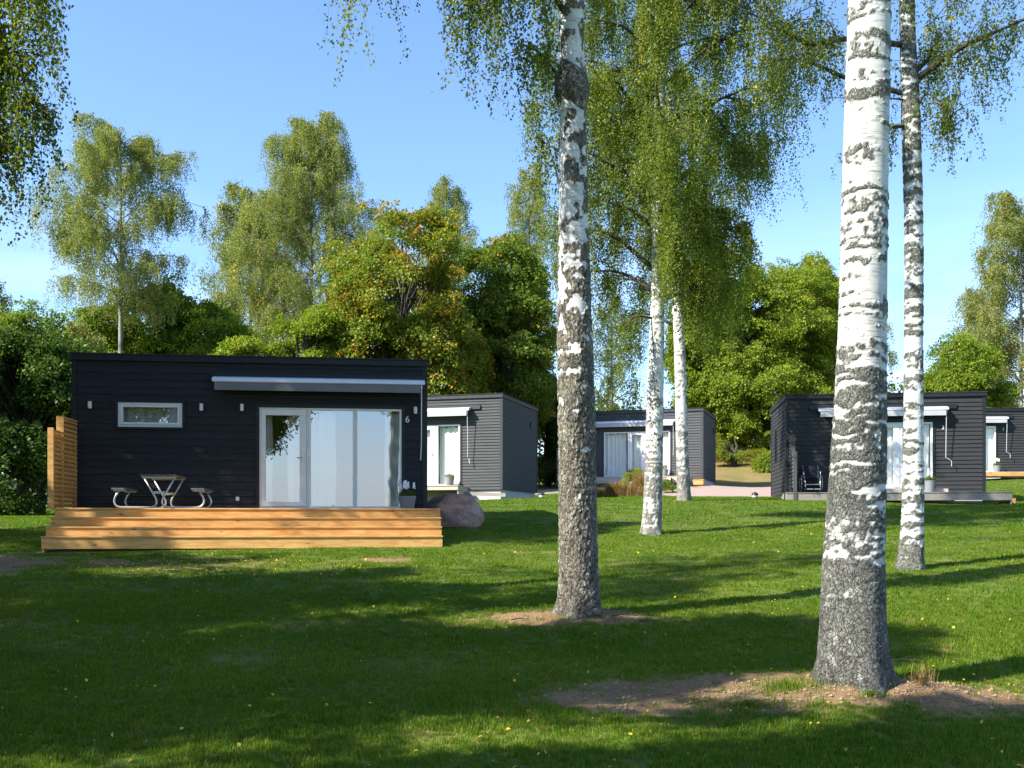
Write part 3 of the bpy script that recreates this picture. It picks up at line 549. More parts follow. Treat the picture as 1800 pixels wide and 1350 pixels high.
# ------------------------------------------------------------------ decks
def deck(name, fr, x0, x1, depth, top, mat, label, steps=0, run=.25, rise=.172, bw=.14, riser_h=.30, leftcut=0):
    root = empty(name, fr.o, fr.a, label, 'deck', 'timber decks before the cabins')
    y = -.035; n = int(depth / (bw + .006))
    y_end = -depth
    for i in range(n):
        a = y_end + i * (bw + .006); MB().box(x0, x1, a, a + bw, top - .028, top).build('plank', mat, root, bevel=.004)
    MB().box(x0 + .01, x1 - .01, y_end + .018, y_end + .045, top - .03 - riser_h, top - .03).build('riser', mat, root)
    for s in range(1, steps + 1):
        zt = top - rise * s
        for j in range(2):
            a = y_end - run * s + j * (run / 2); MB().box(x0 + .0 * s, x1 + .0 * s, a, a + run / 2 - .006, zt - .028, zt).build('plank', mat, root, bevel=.004)
        MB().box(x0 + .0 * s + .012, x1 + .0 * s - .012, y_end - run * s + .018, y_end - run * s + .045, zt - .03 - riser_h * .6, zt - .03).build('riser', mat, root)
        for xx in (x0 + .0 * s + .015, x1 + .0 * s - .045):
            MB().box(xx, xx + .03, y_end - run * s + .046, y_end - run * (s - 1) + .017, zt - .03 - riser_h * .9, zt - .03).build('side_board', mat, root)
    for xx in (x0 + .01, x1 - .04): MB().box(xx, xx + .03, y_end + .05, -.04, top - .03 - riser_h * 2.2, top - .03).build('side_board', mat, root)
    return root
dk6 = deck('timber_deck', c6, .1, W6 + .22, 1.6, -.005, M['pine'], 'fresh orange pine deck with three full-width steps before the nearest cabin', steps=3, riser_h=.32)
dk4 = deck('timber_deck', c4, 1.2, 4.95, 1.1, -.03, M['deck_pale'], 'low pale deck with a pot, behind the boulder', riser_h=.12)
dk3 = deck('timber_deck', c3, -.3, 5.65, 1.0, -.05, M['deck_pale'], 'low pale deck of the farthest cabin, behind the dry grass', steps=1, run=.3, riser_h=.16)
dk2 = deck('timber_deck', c2, -.15, 6.4, 1.15, -.14, M['deck_grey'], 'weathered grey deck of cabin 2 with a wheelchair on it', steps=0, riser_h=.22)
MB().box(g1 * 0 + 1.3, 4.75, -.5, -.04, -.135, -.02).build('platform', M['deck_pale'], dk2)
dk1 = deck('timber_deck', c1, 0, 6.4, 1.3, -.05, M['deck_pale'], 'deck of cabin 1 with an orange front edge', riser_h=.03)
MB().box(0, 6.4, -1.33, -1.30, -.24, -.06).build('riser', M['pine'], dk1)
# orange end step and timber box
e = empty('timber_step', c3.W(5.95, -.75, -.45), c3.a, 'small orange pine step at the right end of the farthest cabin\'s deck', 'step')
MB().box(-.15, .3, -.1, .5, 0, .22).build('block', M['pine'], e, bevel=.01); MB().box(-.17, .32, -.12, .52, .222, .25).build('tread', M['pine'], e)
px_, D_ = 1771, 31.4; p = P(px_, 886, D_); e = empty('planter_box', (p.x, p.y, p.z - .02), R(-8), 'small orange timber planter box at the right end of cabin 2\'s deck', 'planter')
for (a, b, c, d) in ((-.19, .19, -.15, -.125), (-.19, .19, .125, .15), (-.19, -.165, -.124, .124), (.165, .19, -.124, .124)): MB().box(a, b, c, d, 0, .2).build('side', M['pine'], e)
MB().box(-.164, .164, -.123, .123, .02, .17).build('soil', M['soil'], e)
PLANTER = e

# ------------------------------------------------------------------ trellis screens
def trellis(fr, x, y0, y1, ztop_wall, ztop_front, zfoot, mat, label, split=.5, sh=.062, gap=.022, post=.09, postm=None):
    """louvred screen standing at right angles to the front wall; the half by the wall is the taller"""
    root = empty('privacy_screen', fr.W(x, 0, 0), fr.a, label, 'fence', 'louvred screens at the left of the decks'); pm = postm or mat
    ym = y0 + (y1 - y0) * split
    MB().box(-.02, .02, y0 - .03, y0, zfoot, ztop_wall).build('post', pm, root)
    MB().box(-.045, .045, ym - .03, ym + .015, zfoot, ztop_wall - .02).build('post', pm, root)
    MB().box(-.06, .045, y1 - .045, y1, zfoot, ztop_front).build('post', pm, root, bevel=.004)
    MB().box(-.075, .06, ym - .05, ym - .033, ztop_front - .15, ztop_wall + .01).build('end_board', pm, root, bevel=.004)
    MB().box(-.05, .05, ym - .05, y0 - .031, ztop_wall + .003 - .02, ztop_wall + .012).build('cap_rail', pm, root)
    for (a, b, zt) in ((y0 - .032, ym + .018, ztop_wall - .03), (ym - .033, y1 + .003, ztop_front - .02)):
        z = 0.02
        while z + sh < zt:
            zz = z
            MB().hexa([(-.042, b, zz), (-.024, b, zz), (-.024, a, zz), (-.042, a, zz), (-.042, b, zz + sh), (-.024, b, zz + sh), (-.024, a, zz + sh), (-.042, a, zz + sh)]).build('slat', mat, root)
            MB().box(.022, .038, b, a, zz + sh * .6, min(zt, zz + sh * 1.22)).build('slat', mat, root)
            z += sh + gap
    return root
trellis(c6, .05, -.05, -1.55, 1.73, 1.47, -.03, M['pine'], 'fresh pine louvred screen at the left end of the nearest deck', split=.62)
trellis(c2, .12, -.05, -1.12, 1.62, 1.12, -.5, M['fence_grey'], 'dark louvred screen to the left of the wheelchair on cabin 2\'s deck', sh=.085, gap=.035)
trellis(c3, -.32, -.05, -1.1, 1.4, 1.3, -.45, M['fence_grey'], 'dark screen with a pale post beside the thick rough-barked birch', split=.55, sh=.085, gap=.02, postm=M['fence_black'])

# ------------------------------------------------------------------ picnic table
def arc_pts(pts, n=6, r=.12):
    pts = [Vector(p) for p in pts]; o = [pts[0]]
    for i in range(1, len(pts) - 1):
        a, b, c = pts[i - 1], pts[i], pts[i + 1]; d1 = min(r, (a - b).length * .45); d2 = min(r, (c - b).length * .45)
        p0 = b + (a - b).normalized() * d1; p1 = b + (c - b).normalized() * d2
        for k in range(n + 1):
            t = k / n; o.append(p0 * (1 - t) ** 2 + b * 2 * t * (1 - t) + p1 * t * t)
    o.append(pts[-1]); return o
tx = c6.L(281, 830, -1.2)[0]
tb = empty('picnic_table', c6.W(tx, -.82, -.005), c6.a, 'steel framed picnic table with two attached benches on the pine deck', 'table')
tb.scale = (.84, .9, .86)
for k in range(5): MB().box(-.385 + k * .156, -.385 + k * .156 + .146, -.62, .62, .70, .738).build('plank', M['grey_plank'], tb, bevel=.004)
for s in (-1, 1):
    for k in range(2): MB().box(s * .86 - .145 + k * .15, s * .86 - .145 + k * .15 + .14, -.62, .62, .405, .44).build('bench_plank', M['grey_plank'], tb, bevel=.004)
for y in (-.47, .47):
    for s in (-1, 1):
        path = [(s * .33, y, .67), (s * .04, y, .16), (s * .10, y, .022), (s * .92, y, .022), (s * 1.0, y, .17), (s * .87, y, .40)]
        MB().tube(arc_pts(path, 6, .14), .022, 10).build('frame_tube', M['galv'], tb, smooth=True)
        MB().box(s * .86 - .13, s * .86 + .13, y - .022, y + .022, .375, .404).build('seat_bracket', M['galv'], tb)
    MB().hexa([(-.36, y - .022, .66), (.36, y - .022, .66), (.36, y + .022, .66), (-.36, y + .022, .66), (-.385, y - .022, .699), (.385, y - .022, .699), (.385, y + .022, .699), (-.385, y + .022, .699)]).build('top_bracket', M['galv'], tb)
    MB().box(-.12, .12, y - .006, y + .006, .32, .375).build('cross_plate', M['galv'], tb)

# ------------------------------------------------------------------ leaf geometry
def leaf_quads(C, size, tint, down=.0, up=None, outw=None, aspect=.62, rng=None, upw=0.0):
    """diamond leaves folded along the midrib. down: how strongly the long axis hangs."""
    rng = rng or RNG; n = len(C); C = np.asarray(C, float)
    ax = rng.normal(size=(n, 3)); ax[:, 2] -= down * 2.2; ax /= np.linalg.norm(ax, axis=1)[:, None]
    nr = rng.normal(size=(n, 3)); 
    if upw: nr[:, 2] += upw * 2
    if outw is not None: nr += outw
    sd = np.cross(nr, ax); sd /= (np.linalg.norm(sd, axis=1)[:, None] + 1e-9); nn = np.cross(ax, sd)
    s = np.asarray(size)[:, None] if np.ndim(size) else size
    V = np.empty((n, 4, 3)); V[:, 0] = C - ax * s * .5; V[:, 2] = C + ax * s * .5
    V[:, 1] = C + sd * s * aspect * .5 + nn * s * .10 - ax * s * .06; V[:, 3] = C - sd * s * aspect * .5 + nn * s * .10 - ax * s * .06
    return V.reshape(-1, 3), np.repeat(tint, 4)
def leaves_obj(name, Vs, Ts, mat, parent):
    V = np.concatenate(Vs); T = np.concatenate(Ts); n = len(V) // 4
    o = npmesh(name, V, np.arange(n * 4).reshape(-1, 4), mat, parent)
    a = o.data.attributes.new('tint', 'FLOAT', 'POINT'); a.data.foreach_set('value', np.clip(T, 0, 1).astype(np.float32))
    return o

lib = bpy.data.collections.new('leaf_sprays')
_geo = {}
def inst_obj(name, objs, key, P_, rot, scl, idx, itint, parent=None):
    """one object whose points each carry a leaf spray or tuft"""
    me = bpy.data.meshes.new(name); n = len(P_); me.vertices.add(n); me.vertices.foreach_set('co', np.asarray(P_, np.float32).ravel())
    for nm, ty, val in (('idx', 'INT', np.asarray(idx, np.int32)), ('scl', 'FLOAT', np.asarray(scl, np.float32)), ('itint', 'FLOAT', np.asarray(itint, np.float32))):
        a = me.attributes.new(nm, ty, 'POINT'); a.data.foreach_set('value', val)
    a = me.attributes.new('rot', 'FLOAT_VECTOR', 'POINT'); a.data.foreach_set('vector', np.asarray(rot, np.float32).ravel())
    o = link(bpy.data.objects.new(name, me), parent)
    if key not in _geo:
        ng = bpy.data.node_groups.new('scatter_' + key, 'GeometryNodeTree'); ng.interface.new_socket('Geometry', in_out='INPUT', socket_type='NodeSocketGeometry'); ng.interface.new_socket('Geometry', in_out='OUTPUT', socket_type='NodeSocketGeometry')
        A = ng.nodes.new; L = ng.links.new; gi = A('NodeGroupInput'); go = A('NodeGroupOutput'); m2p = A('GeometryNodeMeshToPoints'); L(gi.outputs[0], m2p.inputs[0])
        def natt(nm, ty): q = A('GeometryNodeInputNamedAttribute'); q.data_type = ty; q.inputs[0].default_value = nm; return q.outputs[0]
        ix = natt('idx', 'INT'); rt = natt('rot', 'FLOAT_VECTOR'); sc = natt('scl', 'FLOAT'); cs = A('ShaderNodeCombineXYZ')
        for i in range(3): L(sc, cs.inputs[i])
        jn = A('GeometryNodeJoinGeometry')
        for k, ob in enumerate(objs):
            oi = A('GeometryNodeObjectInfo'); oi.inputs[0].default_value = ob; oi.inputs['As Instance'].default_value = True
            cmp_ = A('FunctionNodeCompare'); cmp_.data_type = 'INT'; cmp_.operation = 'EQUAL'; L(ix, cmp_.inputs[2]); cmp_.inputs[3].default_value = k
            iop = A('GeometryNodeInstanceOnPoints'); L(m2p.outputs[0], iop.inputs['Points']); L(cmp_.outputs[0], iop.inputs['Selection']); L(oi.outputs['Geometry'], iop.inputs['Instance']); L(rt, iop.inputs['Rotation']); L(cs.outputs[0], iop.inputs['Scale']); L(iop.outputs[0], jn.inputs[0])
        L(jn.outputs[0], go.inputs[0]); _geo[key] = ng
    o.modifiers.new('scatter', 'NODES').node_group = _geo[key]
    return o
def lib_mesh(name, V, T, mat):
    n = len(V) // 4; me = bpy.data.meshes.new(name); me.from_pydata([tuple(v) for v in V], [], np.arange(n * 4).reshape(-1, 4).tolist()); me.materials.append(mat)
    a = me.attributes.new('tint', 'FLOAT', 'POINT'); a.data.foreach_set('value', np.clip(T, 0, 1).astype(np.float32)); o = bpy.data.objects.new(name, me); lib.objects.link(o); return o
SPR = {}
def sprigs(mk):
    if mk not in SPR:
        rng = np.random.default_rng(9); L_ = []
        for v in range(5):
            n = 13; z = np.linspace(2.3, -2.3, n) + rng.normal(size=n) * .3; C = np.stack([rng.normal(size=n) * .75, rng.normal(size=n) * .75, z], 1)
            V, T = leaf_quads(C, rng.uniform(.7, 1.2, n), rng.normal(size=n) * .07 + .05, down=.55, rng=rng); L_.append(lib_mesh('birch_spray', V, np.clip(T, 0, .2), M[mk]))
        SPR[mk] = L_
    return SPR[mk]
PAD = {}
def pads_lib(mk):
    if mk not in PAD:
        rng = np.random.default_rng(19); L_ = []
        for v in range(8):
            n = 120; a = rng.uniform(0, 6.283, n); u = np.sqrt(rng.uniform(0, 1, n)) * (1 + .25 * np.sin(3 * a + v)); C = np.stack([np.cos(a) * u, np.sin(a) * u, rng.normal(size=n) * .16 - .28 * u * u], 1)
            T = rng.uniform(0, .14, n)
            if v >= 6: m = rng.uniform(size=n) < (.35 if v == 6 else .6); T[m] = rng.uniform(.45, .75, m.sum())
            V, Tq = leaf_quads(C, .215 * rng.uniform(.6, 1.2, n), T, down=.2, rng=rng, upw=.9, aspect=.9); L_.append(lib_mesh('leaf_pad', V, Tq, M[mk]))
        PAD[mk] = L_
    return PAD[mk]

# ------------------------------------------------------------------ birch builder
def bez(p, n):
    """catmull-rom through points p (k,3[,r])"""
    p = np.asarray(p, float); k = len(p); q = np.vstack([2 * p[0] - p[1], p, 2 * p[-1] - p[-2]]); t = np.linspace(0, k - 1, n); i = np.minimum(t.astype(int), k - 2); f = (t - i)[:, None]
    a, b, c, d = q[i], q[i + 1], q[i + 2], q[i + 3]
    return .5 * (2 * b + (c - a) * f + (2 * a - 5 * b + 4 * c - d) * f ** 2 + (3 * b - a - 3 * c + d) * f ** 3)
def trunk(path, fine_top, colfn, nseg=90, dz=.02, flare=(.6, .3), parent=None, seed=1, base_z=0, bigdz=.3):
    """path: world points (x,y,z,r). colfn(p, z, th, r) -> displacement, colour"""
    path = np.asarray(path, float); zs = [path[0, 2]]
    while zs[-1] < path[-1, 2]: zs.append(zs[-1] + (dz if zs[-1] < fine_top else bigdz))
    zs = np.array(zs); zz = path[:, 2]; dense = bez(path, 400); o = np.argsort(dense[:, 2])
    cx = np.interp(zs, dense[o, 2], dense[o, 0]); cyy = np.interp(zs, dense[o, 2], dense[o, 1]); rr = np.interp(zs, dense[o, 2], dense[o, 3])
    th = np.linspace(0, 2 * np.pi, nseg, endpoint=False); T, Z = np.meshgrid(th, zs); T = T.ravel(); Zf = Z.ravel()
    r = np.repeat(rr, nseg); h = Zf - base_z
    fl = 1 + flare[0] * np.exp(-np.maximum(h, 0) / flare[1]) * (1 + .35 * np.sin(5 * T + seed) + .2 * np.sin(3 * T + 2.1 * seed)) + flare[0] * .9 * np.exp(-np.maximum(h, 0) / .07) * np.maximum(0, np.sin(5 * T + seed))
    wob = 1 + .03 * np.sin(2 * T + Zf * .9 + seed) + .02 * np.sin(3 * T - Zf * 1.7)
    r0 = r * fl * wob
    pl = np.stack([np.cos(T) * r, np.sin(T) * r, Zf], 1)
    res = colfn(pl, h, T, r); disp, colr = res[0], res[1]; rg_ = res[2] if len(res) > 2 else np.full(len(h), .3)
    X = np.repeat(cx, nseg) + np.cos(T) * (r0 + disp); Y = np.repeat(cyy, nseg) + np.sin(T) * (r0 + disp)
    nz_ = len(zs); I = np.arange(nz_ * nseg).reshape(nz_, nseg); J = np.roll(I, -1, 1)
    Q = np.stack([I[:-1], J[:-1], J[1:], I[1:]], -1).reshape(-1, 4)
    o = npmesh('trunk', np.stack([X, Y, Zf], 1), Q, M['bark'], parent, smooth=True); set_col(o, colr); ra_ = o.data.attributes.new('rgh', 'FLOAT', 'POINT'); ra_.data.foreach_set('value', np.asarray(rg_, np.float32)); return o

def lerpc(a, b, t): return np.asarray(a) * (1 - t[:, None]) + np.asarray(b) * t[:, None]
WHITE, GREYL, GREY, DARK, BROWN = (.62, .61, .56), (.30, .31, .27), (.13, .135, .115), (.030, .027, .024), (.10, .082, .062)
def bark_cracked(p, h, T, r, sc=1.0):
    wq = p + .035 * np.stack([fbm(p, 9, 2, 51), fbm(p, 9, 2, 52), fbm(p, 9, 2, 53)], 1)
    f1, f2, idc = worley(wq * np.array([1, 1, .75]), 33 * sc, 3); crack = sstep(.0, .3, f2 - f1) * sstep(.0, .16, np.abs(fbm(wq * np.array([1, 1, .6]), 15, 3, 61)))
    n = fbm(p, 34, 2, 4)
    return crack, idc, n
def bark_T2(p, h, T, r):   # right foreground birch: lichen bands above, grey cracked bark below
    warp = p + .03 * np.stack([vnoise(p, 6, 1), vnoise(p, 6, 2), vnoise(p, 5, 3) * 1.6], 1)
    bn = .85 * fbm(warp * np.array([1.0, 1.0, 5.5]), 1.6, 3, 6) + .5 * vnoise(warp * np.array([2.2, 2.2, 12]), 2, 8) + .42 * fbm(p, 24, 2, 5)
    lev = np.interp(h, [0, .9, 1.25, 1.5, 1.85, 2.1, 2.5, 2.9, 3.5, 6], [-1.3, -.75, -.50, -.26, -.10, -.24, -.04, .14, .20, .22])
    band = sstep(lev - .09, lev + .16, bn)
    lent = sstep(.46, .60, vnoise(p * np.array([4, 4, 60]), 2, 12)) * .5
    crack, idc, n = bark_cracked(p, h, T, r, 1.15)
    col = lerpc(WHITE, (.50, .49, .44), sstep(-.2, .7, fbm(p, 6, 2, 9)) * .5); col = lerpc(col, GREY, lent) 
    tone = lerpc((.13, .135, .115), (.25, .255, .215), np.clip(.5 + .6 * fbm(p, 5, 3, 71), 0, 1)); tone = lerpc(tone, (.33, .335, .28), sstep(2.2, 3.4, h) * .65); tone = lerpc(tone, (.06, .056, .05), (1 - crack) * .6)
    low = sstep(1.8, .5, h); tone = lerpc(tone, (.17, .16, .145), low * .35 * idc)
    spots = sstep(.45, .6, vnoise(p * np.array([1, 1, 1.0]), 16, 22)) * low; tone = lerpc(tone, (.40, .40, .36), spots * .7)
    tone = lerpc(tone, (.055, .047, .038), sstep(.5, .0, h) * .5)
    col = lerpc(col, 0, band * 0) if False else col * (1 - band[:, None]) + tone * band[:, None]
    disp = band * (.004 + .005 * crack * (.5 + idc) + .003 * n) - .002
    return disp, col * .97, band
def bark_T1(p, h, T, r):   # centre birch: white with black diamonds above, rough brown-grey plates below
    wp = p * np.array([1.3, 1.3, .75]); w = fbm(wp, 9, 3, 3) + .5 * vnoise(p * np.array([1, 1, 2.5]), 5, 7) + .22 * fbm(p, 30, 2, 8)
    side = np.cos(T - .1)
    lev = np.interp(h, [0, 1.0, 1.9, 2.8, 3.5, 4.2, 5.2, 7.5, 9], [-1.5, -.85, -.52, -.36, -.12, .05, .13, .24, .3]) - .38 * sstep(.35, .95, side) * sstep(1, 3, h)
    lev = np.where(np.abs(h - 6.45 - .06 * np.sin(T * 2)) < .24, lev - .9, lev)
    dark = sstep(lev - .04, lev + .06, w)
    wq = p + .05 * np.stack([fbm(p, 7, 2, 51), fbm(p, 7, 2, 52), fbm(p, 7, 2, 53)], 1)
    f1, f2, idc = worley(wq * np.array([1, 1, .42]), 30, 5); crack = sstep(0, .22, f2 - f1) * sstep(.0, .13, np.abs(fbm(wq * np.array([1, 1, .28]), 13, 3, 62))); n = fbm(p, 30, 2, 2)
    col = lerpc((.68, .67, .62), (.52, .50, .44), sstep(-.1, .8, fbm(p, 7, 2, 4)) * .5)
    tone = lerpc((.19, .168, .13), (.42, .39, .31), np.clip(idc * .85 + .2 * n, 0, 1)); tone = lerpc(tone, (.05, .043, .035), (1 - crack) * .7)
    lich = sstep(.1, .5, fbm(p, 3.5, 3, 15)) * sstep(.5, 2, h) * sstep(5.5, 3.5, h); tone = lerpc(tone, (.36, .37, .25), lich * crack * .5)
    fl = sstep(.50, .56, vnoise(p * np.array([1.6, 1.6, .5]), 9, 31)) * sstep(.8, 1.3, h) * sstep(-.3, -.7, np.cos(T + 1.2)) ; tone = lerpc(tone, WHITE, fl)
    tone = lerpc(tone, (.06, .052, .045), sstep(.6, .0, h) * .5)
    col = col * (1 - dark[:, None]) + tone * dark[:, None]
    burl = .055 * np.exp(-((h - 6.45) / .2) ** 2)
    disp = dark * (.003 + .012 * crack * (.55 + .6 * idc) + .003 * n) * np.interp(h, [0, 3.5, 6], [1.3, 1.2, .55]) + burl * (1 + .5 * fbm(p, 9, 2, 3)); return disp, col, dark * (1 - fl)
def bark_T3(p, h, T, r):
    warp = p + .03 * np.stack([vnoise(p, 6, 1), vnoise(p, 6, 2), vnoise(p, 5, 3) * 1.6], 1)
    bn = .8 * fbm(warp * np.array([1.2, 1.2, 5.0]), 1.9, 3, 16) + .55 * vnoise(warp * np.array([2.6, 2.6, 11]), 2, 18) + .5 * fbm(p, 22, 2, 5)
    lev = np.interp(h, [0, .35, .6, 1.2, 2.6, 4.2, 5.2, 6.6, 8.6, 12], [-1, -.5, .0, .10, .16, .0, -.12, -.18, -.35, -.3])
    band = sstep(lev - .10, lev + .16, bn); f1, f2, idc = worley(p, 24, 3); crack = sstep(0, .25, f2 - f1)
    col = lerpc((.66, .66, .63), (.48, .48, .45), sstep(-.2, .7, fbm(p, 6, 2, 9)) * .6)
    tone = lerpc((.14, .145, .12), (.27, .275, .22), idc); tone = lerpc(tone, (.05, .048, .042), (1 - crack) * .5)
    return band * (.004 + .005 * crack), col * (1 - band[:, None]) + tone * band[:, None], band
def bark_T4(p, h, T, r):
    w = fbm(p * np.array([1, 1, .8]), 14, 3, 23) + .5 * vnoise(p * np.array([.7, .7, 6]), 4, 17) + .3 * fbm(p, 30, 2, 8)
    lev = np.interp(h, [0, .6, 1.6, 2.6, 5, 7, 12], [-.45, -.25, -.05, .18, .34, .12, .0]) - .3 * sstep(.5, 1, np.cos(T))
    dark = sstep(lev - .05, lev + .1, w); f1, f2, idc = worley(p * np.array([1, 1, .5]), 20, 5)
    col = lerpc((.70, .68, .62), (.55, .53, .47), sstep(-.1, .8, fbm(p, 7, 2, 4)) * .5)
    tone = lerpc((.12, .11, .09), (.34, .32, .27), idc)
    return dark * .006, col * (1 - dark[:, None] * .85) + tone * dark[:, None] * .85, dark
def bark_far(p, h, T, r):
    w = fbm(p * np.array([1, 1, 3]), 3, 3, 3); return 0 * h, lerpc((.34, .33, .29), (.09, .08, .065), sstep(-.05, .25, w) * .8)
def bark_grey(p, h, T, r):
    w = fbm(p, 5, 3, 3); return 0 * h, lerpc((.10, .09, .075), (.17, .155, .13), w * .5 + .5)

def limbs_to_mesh(limbs, mat, parent, n=6, name='branches'):
    """limbs: list of (k,4) arrays"""
    mb = MB()
    for l in limbs: mb.tube([Vector(q[:3]) for q in l], [float(q[3]) for q in l], n, False)
    me = bpy.data.meshes.new(name); me.from_pydata(mb.v, [], mb.f); me.materials.append(mat)
    for p in me.polygons: p.use_smooth = True
    return link(bpy.data.objects.new(name, me), parent)
def strands(starts, rng, ln, step, leaf, jit=.03, drift=.15, tint_base=None, Vs=None, Ts=None, twigs=None, down=.6, yellow=.01, tmul=.7, dens=1):
    """hanging twigs; Vs collects points, Ts collects (scale, tint)"""
    st = leaf * 4.0
    for s in starts:
        L = ln * rng.uniform(.25, 1.15); k = max(1, int(round(L / st))); t = (np.arange(k) + .5) / k
        dv = rng.normal(size=2) * drift * L; bow = rng.normal(size=2) * .1 * L
        C = np.empty((k, 3)); C[:, 0] = s[0] + dv[0] * np.sqrt(t) + bow[0] * t * t; C[:, 1] = s[1] + dv[1] * np.sqrt(t) + bow[1] * t * t; C[:, 2] = s[2] - L * t ** 1.15
        if twigs is not None:
            q = np.linspace(0, 1, 4); tw = np.stack([s[0] + dv[0] * np.sqrt(q) + bow[0] * q * q, s[1] + dv[1] * np.sqrt(q) + bow[1] * q * q, s[2] - L * q ** 1.15, np.full(4, twigs[1]) * (1.1 - q)], 1); twigs[0].append(tw)
        tb = rng.uniform(0, tmul) if rng.uniform() > yellow else .88
        Vs.append(C); Ts.append(np.stack([leaf * rng.uniform(.75, 1.15, k) * (1.1 - .25 * t), np.full(k, tb)], 1))
def birch(name, label, path, barkfn, fine_top, crown, limbs=None, leafm='leaf_birch', parent_group=None, nseg=60, dz=.03, seed=1, leaf=.05, step=.05, strand=1.0, nlimb=26, nsub=7, per=5, flare=(.35, .25), base_z=None, fine_twigs=False, rise=.55, jit=.03, extra=None, yellow=.012, rnd=None, twigmat='twig', drift=.15, bigdz=.3):
    """crown = (z0, z1, radius function of t 0..1)"""
    rng = np.random.default_rng(seed); path = np.asarray(path, float)
    root = empty(name, tuple(path[0, :3]), 0, label, 'tree', parent_group); bz = path[0, 2] if base_z is None else base_z
    inv = Matrix.Translation(-Vector(path[0, :3]))
    tr = trunk(path, fine_top, barkfn, nseg, dz, flare, root, seed, bz, bigdz); tr.matrix_parent_inverse = inv
    z0, z1, rf = crown; LM = []; starts = []; dense = bez(path, 200)
    oo = np.argsort(dense[:, 2])
    def cen(z): return np.array([np.interp(z, dense[oo, 2], dense[oo, i]) for i in range(4)])
    for i in range(nlimb):
        t = (i + rng.uniform(0, .9)) / nlimb; z = z0 + (z1 - z0) * t; c = cen(z); az = i * 2.4 + rng.uniform(-.5, .5); L = rf(t) * rng.uniform(.7, 1.12)
        if L < .2: continue
        d = np.array([math.cos(az), math.sin(az), 0]); rs = rise * rng.uniform(.6, 1.3)
        k = 7; s = np.linspace(0, 1, k); pts = c[:3] + d * L * s[:, None]; pts[:, 2] += L * rs * (1.5 * s - .85 * s ** 2.2); pts[:, :2] += rng.normal(size=(k, 2)) * .05 * L * s[:, None]
        LM.append(np.c_[pts, np.maximum(.012, min(c[3] * .45, .02 + L * .018) * (1 - s * .85))])
        for j in range(nsub):
            u = rng.uniform(.22, 1); b = pts[0] + (pts[-1] - pts[0]) * 0; b = np.array([np.interp(u, s, pts[:, q]) for q in range(3)])
            aa = az + rng.uniform(-1.5, 1.5); l2 = L * rng.uniform(.2, .5) * (1.15 - .4 * u); d2 = np.array([math.cos(aa), math.sin(aa), rng.uniform(-.1, .8)])
            s2 = np.linspace(0, 1, 4); p2 = b + d2 * l2 * s2[:, None]; p2[:, 2] -= l2 * .45 * s2 ** 2
            LM.append(np.c_[p2, np.maximum(.005, .012 * (1 - s2 * .6))])
            for _ in range(per):
                uu = rng.uniform(.15, 1); starts.append([np.interp(uu, s2, p2[:, q]) for q in range(3)])
    Vs, Ts = [], []; tw = ([], .003) if fine_twigs else None
    if starts: strands(starts, rng, strand, step, leaf, jit, drift, None, Vs, Ts, tw, yellow=yellow)
    if limbs:
        for (pts, r0, ns, ln, lp) in limbs:
            q = bez(np.asarray(pts, float), 14); s = np.linspace(0, 1, 14); LM.append(np.c_[q, np.maximum(.006, r0 * (1 - .8 * s))])
            st = []
            for _ in range(ns):
                u = rng.uniform(lp[0], lp[1]); b = np.array([np.interp(u, s, q[:, k]) for k in range(3)]); l2 = lp[2] * rng.uniform(.3, 1); az = rng.uniform(0, 6.28)
                d2 = np.array([math.cos(az), math.sin(az) * .8, rng.uniform(-.2, .7)]); e = b + d2 * l2; mid = b + d2 * l2 * .5 + np.array([0, 0, .08 * l2])
                LM.append(np.array([[*b, .008], [*mid, .006], [*e, .003]]))
                for _k in range(3): st.append(b + (e - b) * rng.uniform(.3, 1))
            strands(st, rng, ln, step, leaf, jit, drift, None, Vs, Ts, tw, yellow=yellow)
    if tw: LM += tw[0]
    br = limbs_to_mesh(LM, M[twigmat], root, 5 if not limbs else 6); br.matrix_parent_inverse = inv
    if Vs:
        Vc = np.concatenate(Vs); Tc = np.concatenate(Ts); nn = len(Vc); global NPTS; NPTS += nn
        rot = np.stack([rng.normal(size=nn) * .22, rng.normal(size=nn) * .22, rng.uniform(0, 6.28, nn)], 1)
        cr = inst_obj('crown', sprigs(leafm), leafm, Vc, rot, Tc[:, 0], rng.integers(0, 5, nn), Tc[:, 1], root); cr.matrix_parent_inverse = inv; tag(cr, kind='stuff')
    return root
NPTS = 0
def pth(lst, D, rs):
    o = []
    for (px, py), r in zip(lst, rs):
        v = P(px, py, D); o.append((v.x, v.y, v.z, r))
    return o
# right foreground birch
t2 = pth([(1501, 1218), (1500, 1000), (1508, 800), (1518, 500), (1528, 0)], 9, [.285, .262, .238, .205, .175])
t2 = [(t2[0][0], 9, t2[0][2] - .12, .29)] + t2 + [(3.3, 9.1, 9.5, .14), (3.45, 9.2, 13, .07), (3.5, 9.2, 15.5, .02)]
birch('birch_tree', 'thick pale birch in the right foreground with grey lichen bands, rising from bare earth', t2, bark_T2, 6.3, (8.2, 15.2, lambda t: 2.9 * (1 - t) ** .7 + .3), nseg=150, dz=.0125, seed=3, leaf=.09, step=.12, nlimb=14, nsub=6, per=5, flare=(.5, .17), base_z=t2[1][2], bigdz=.3)
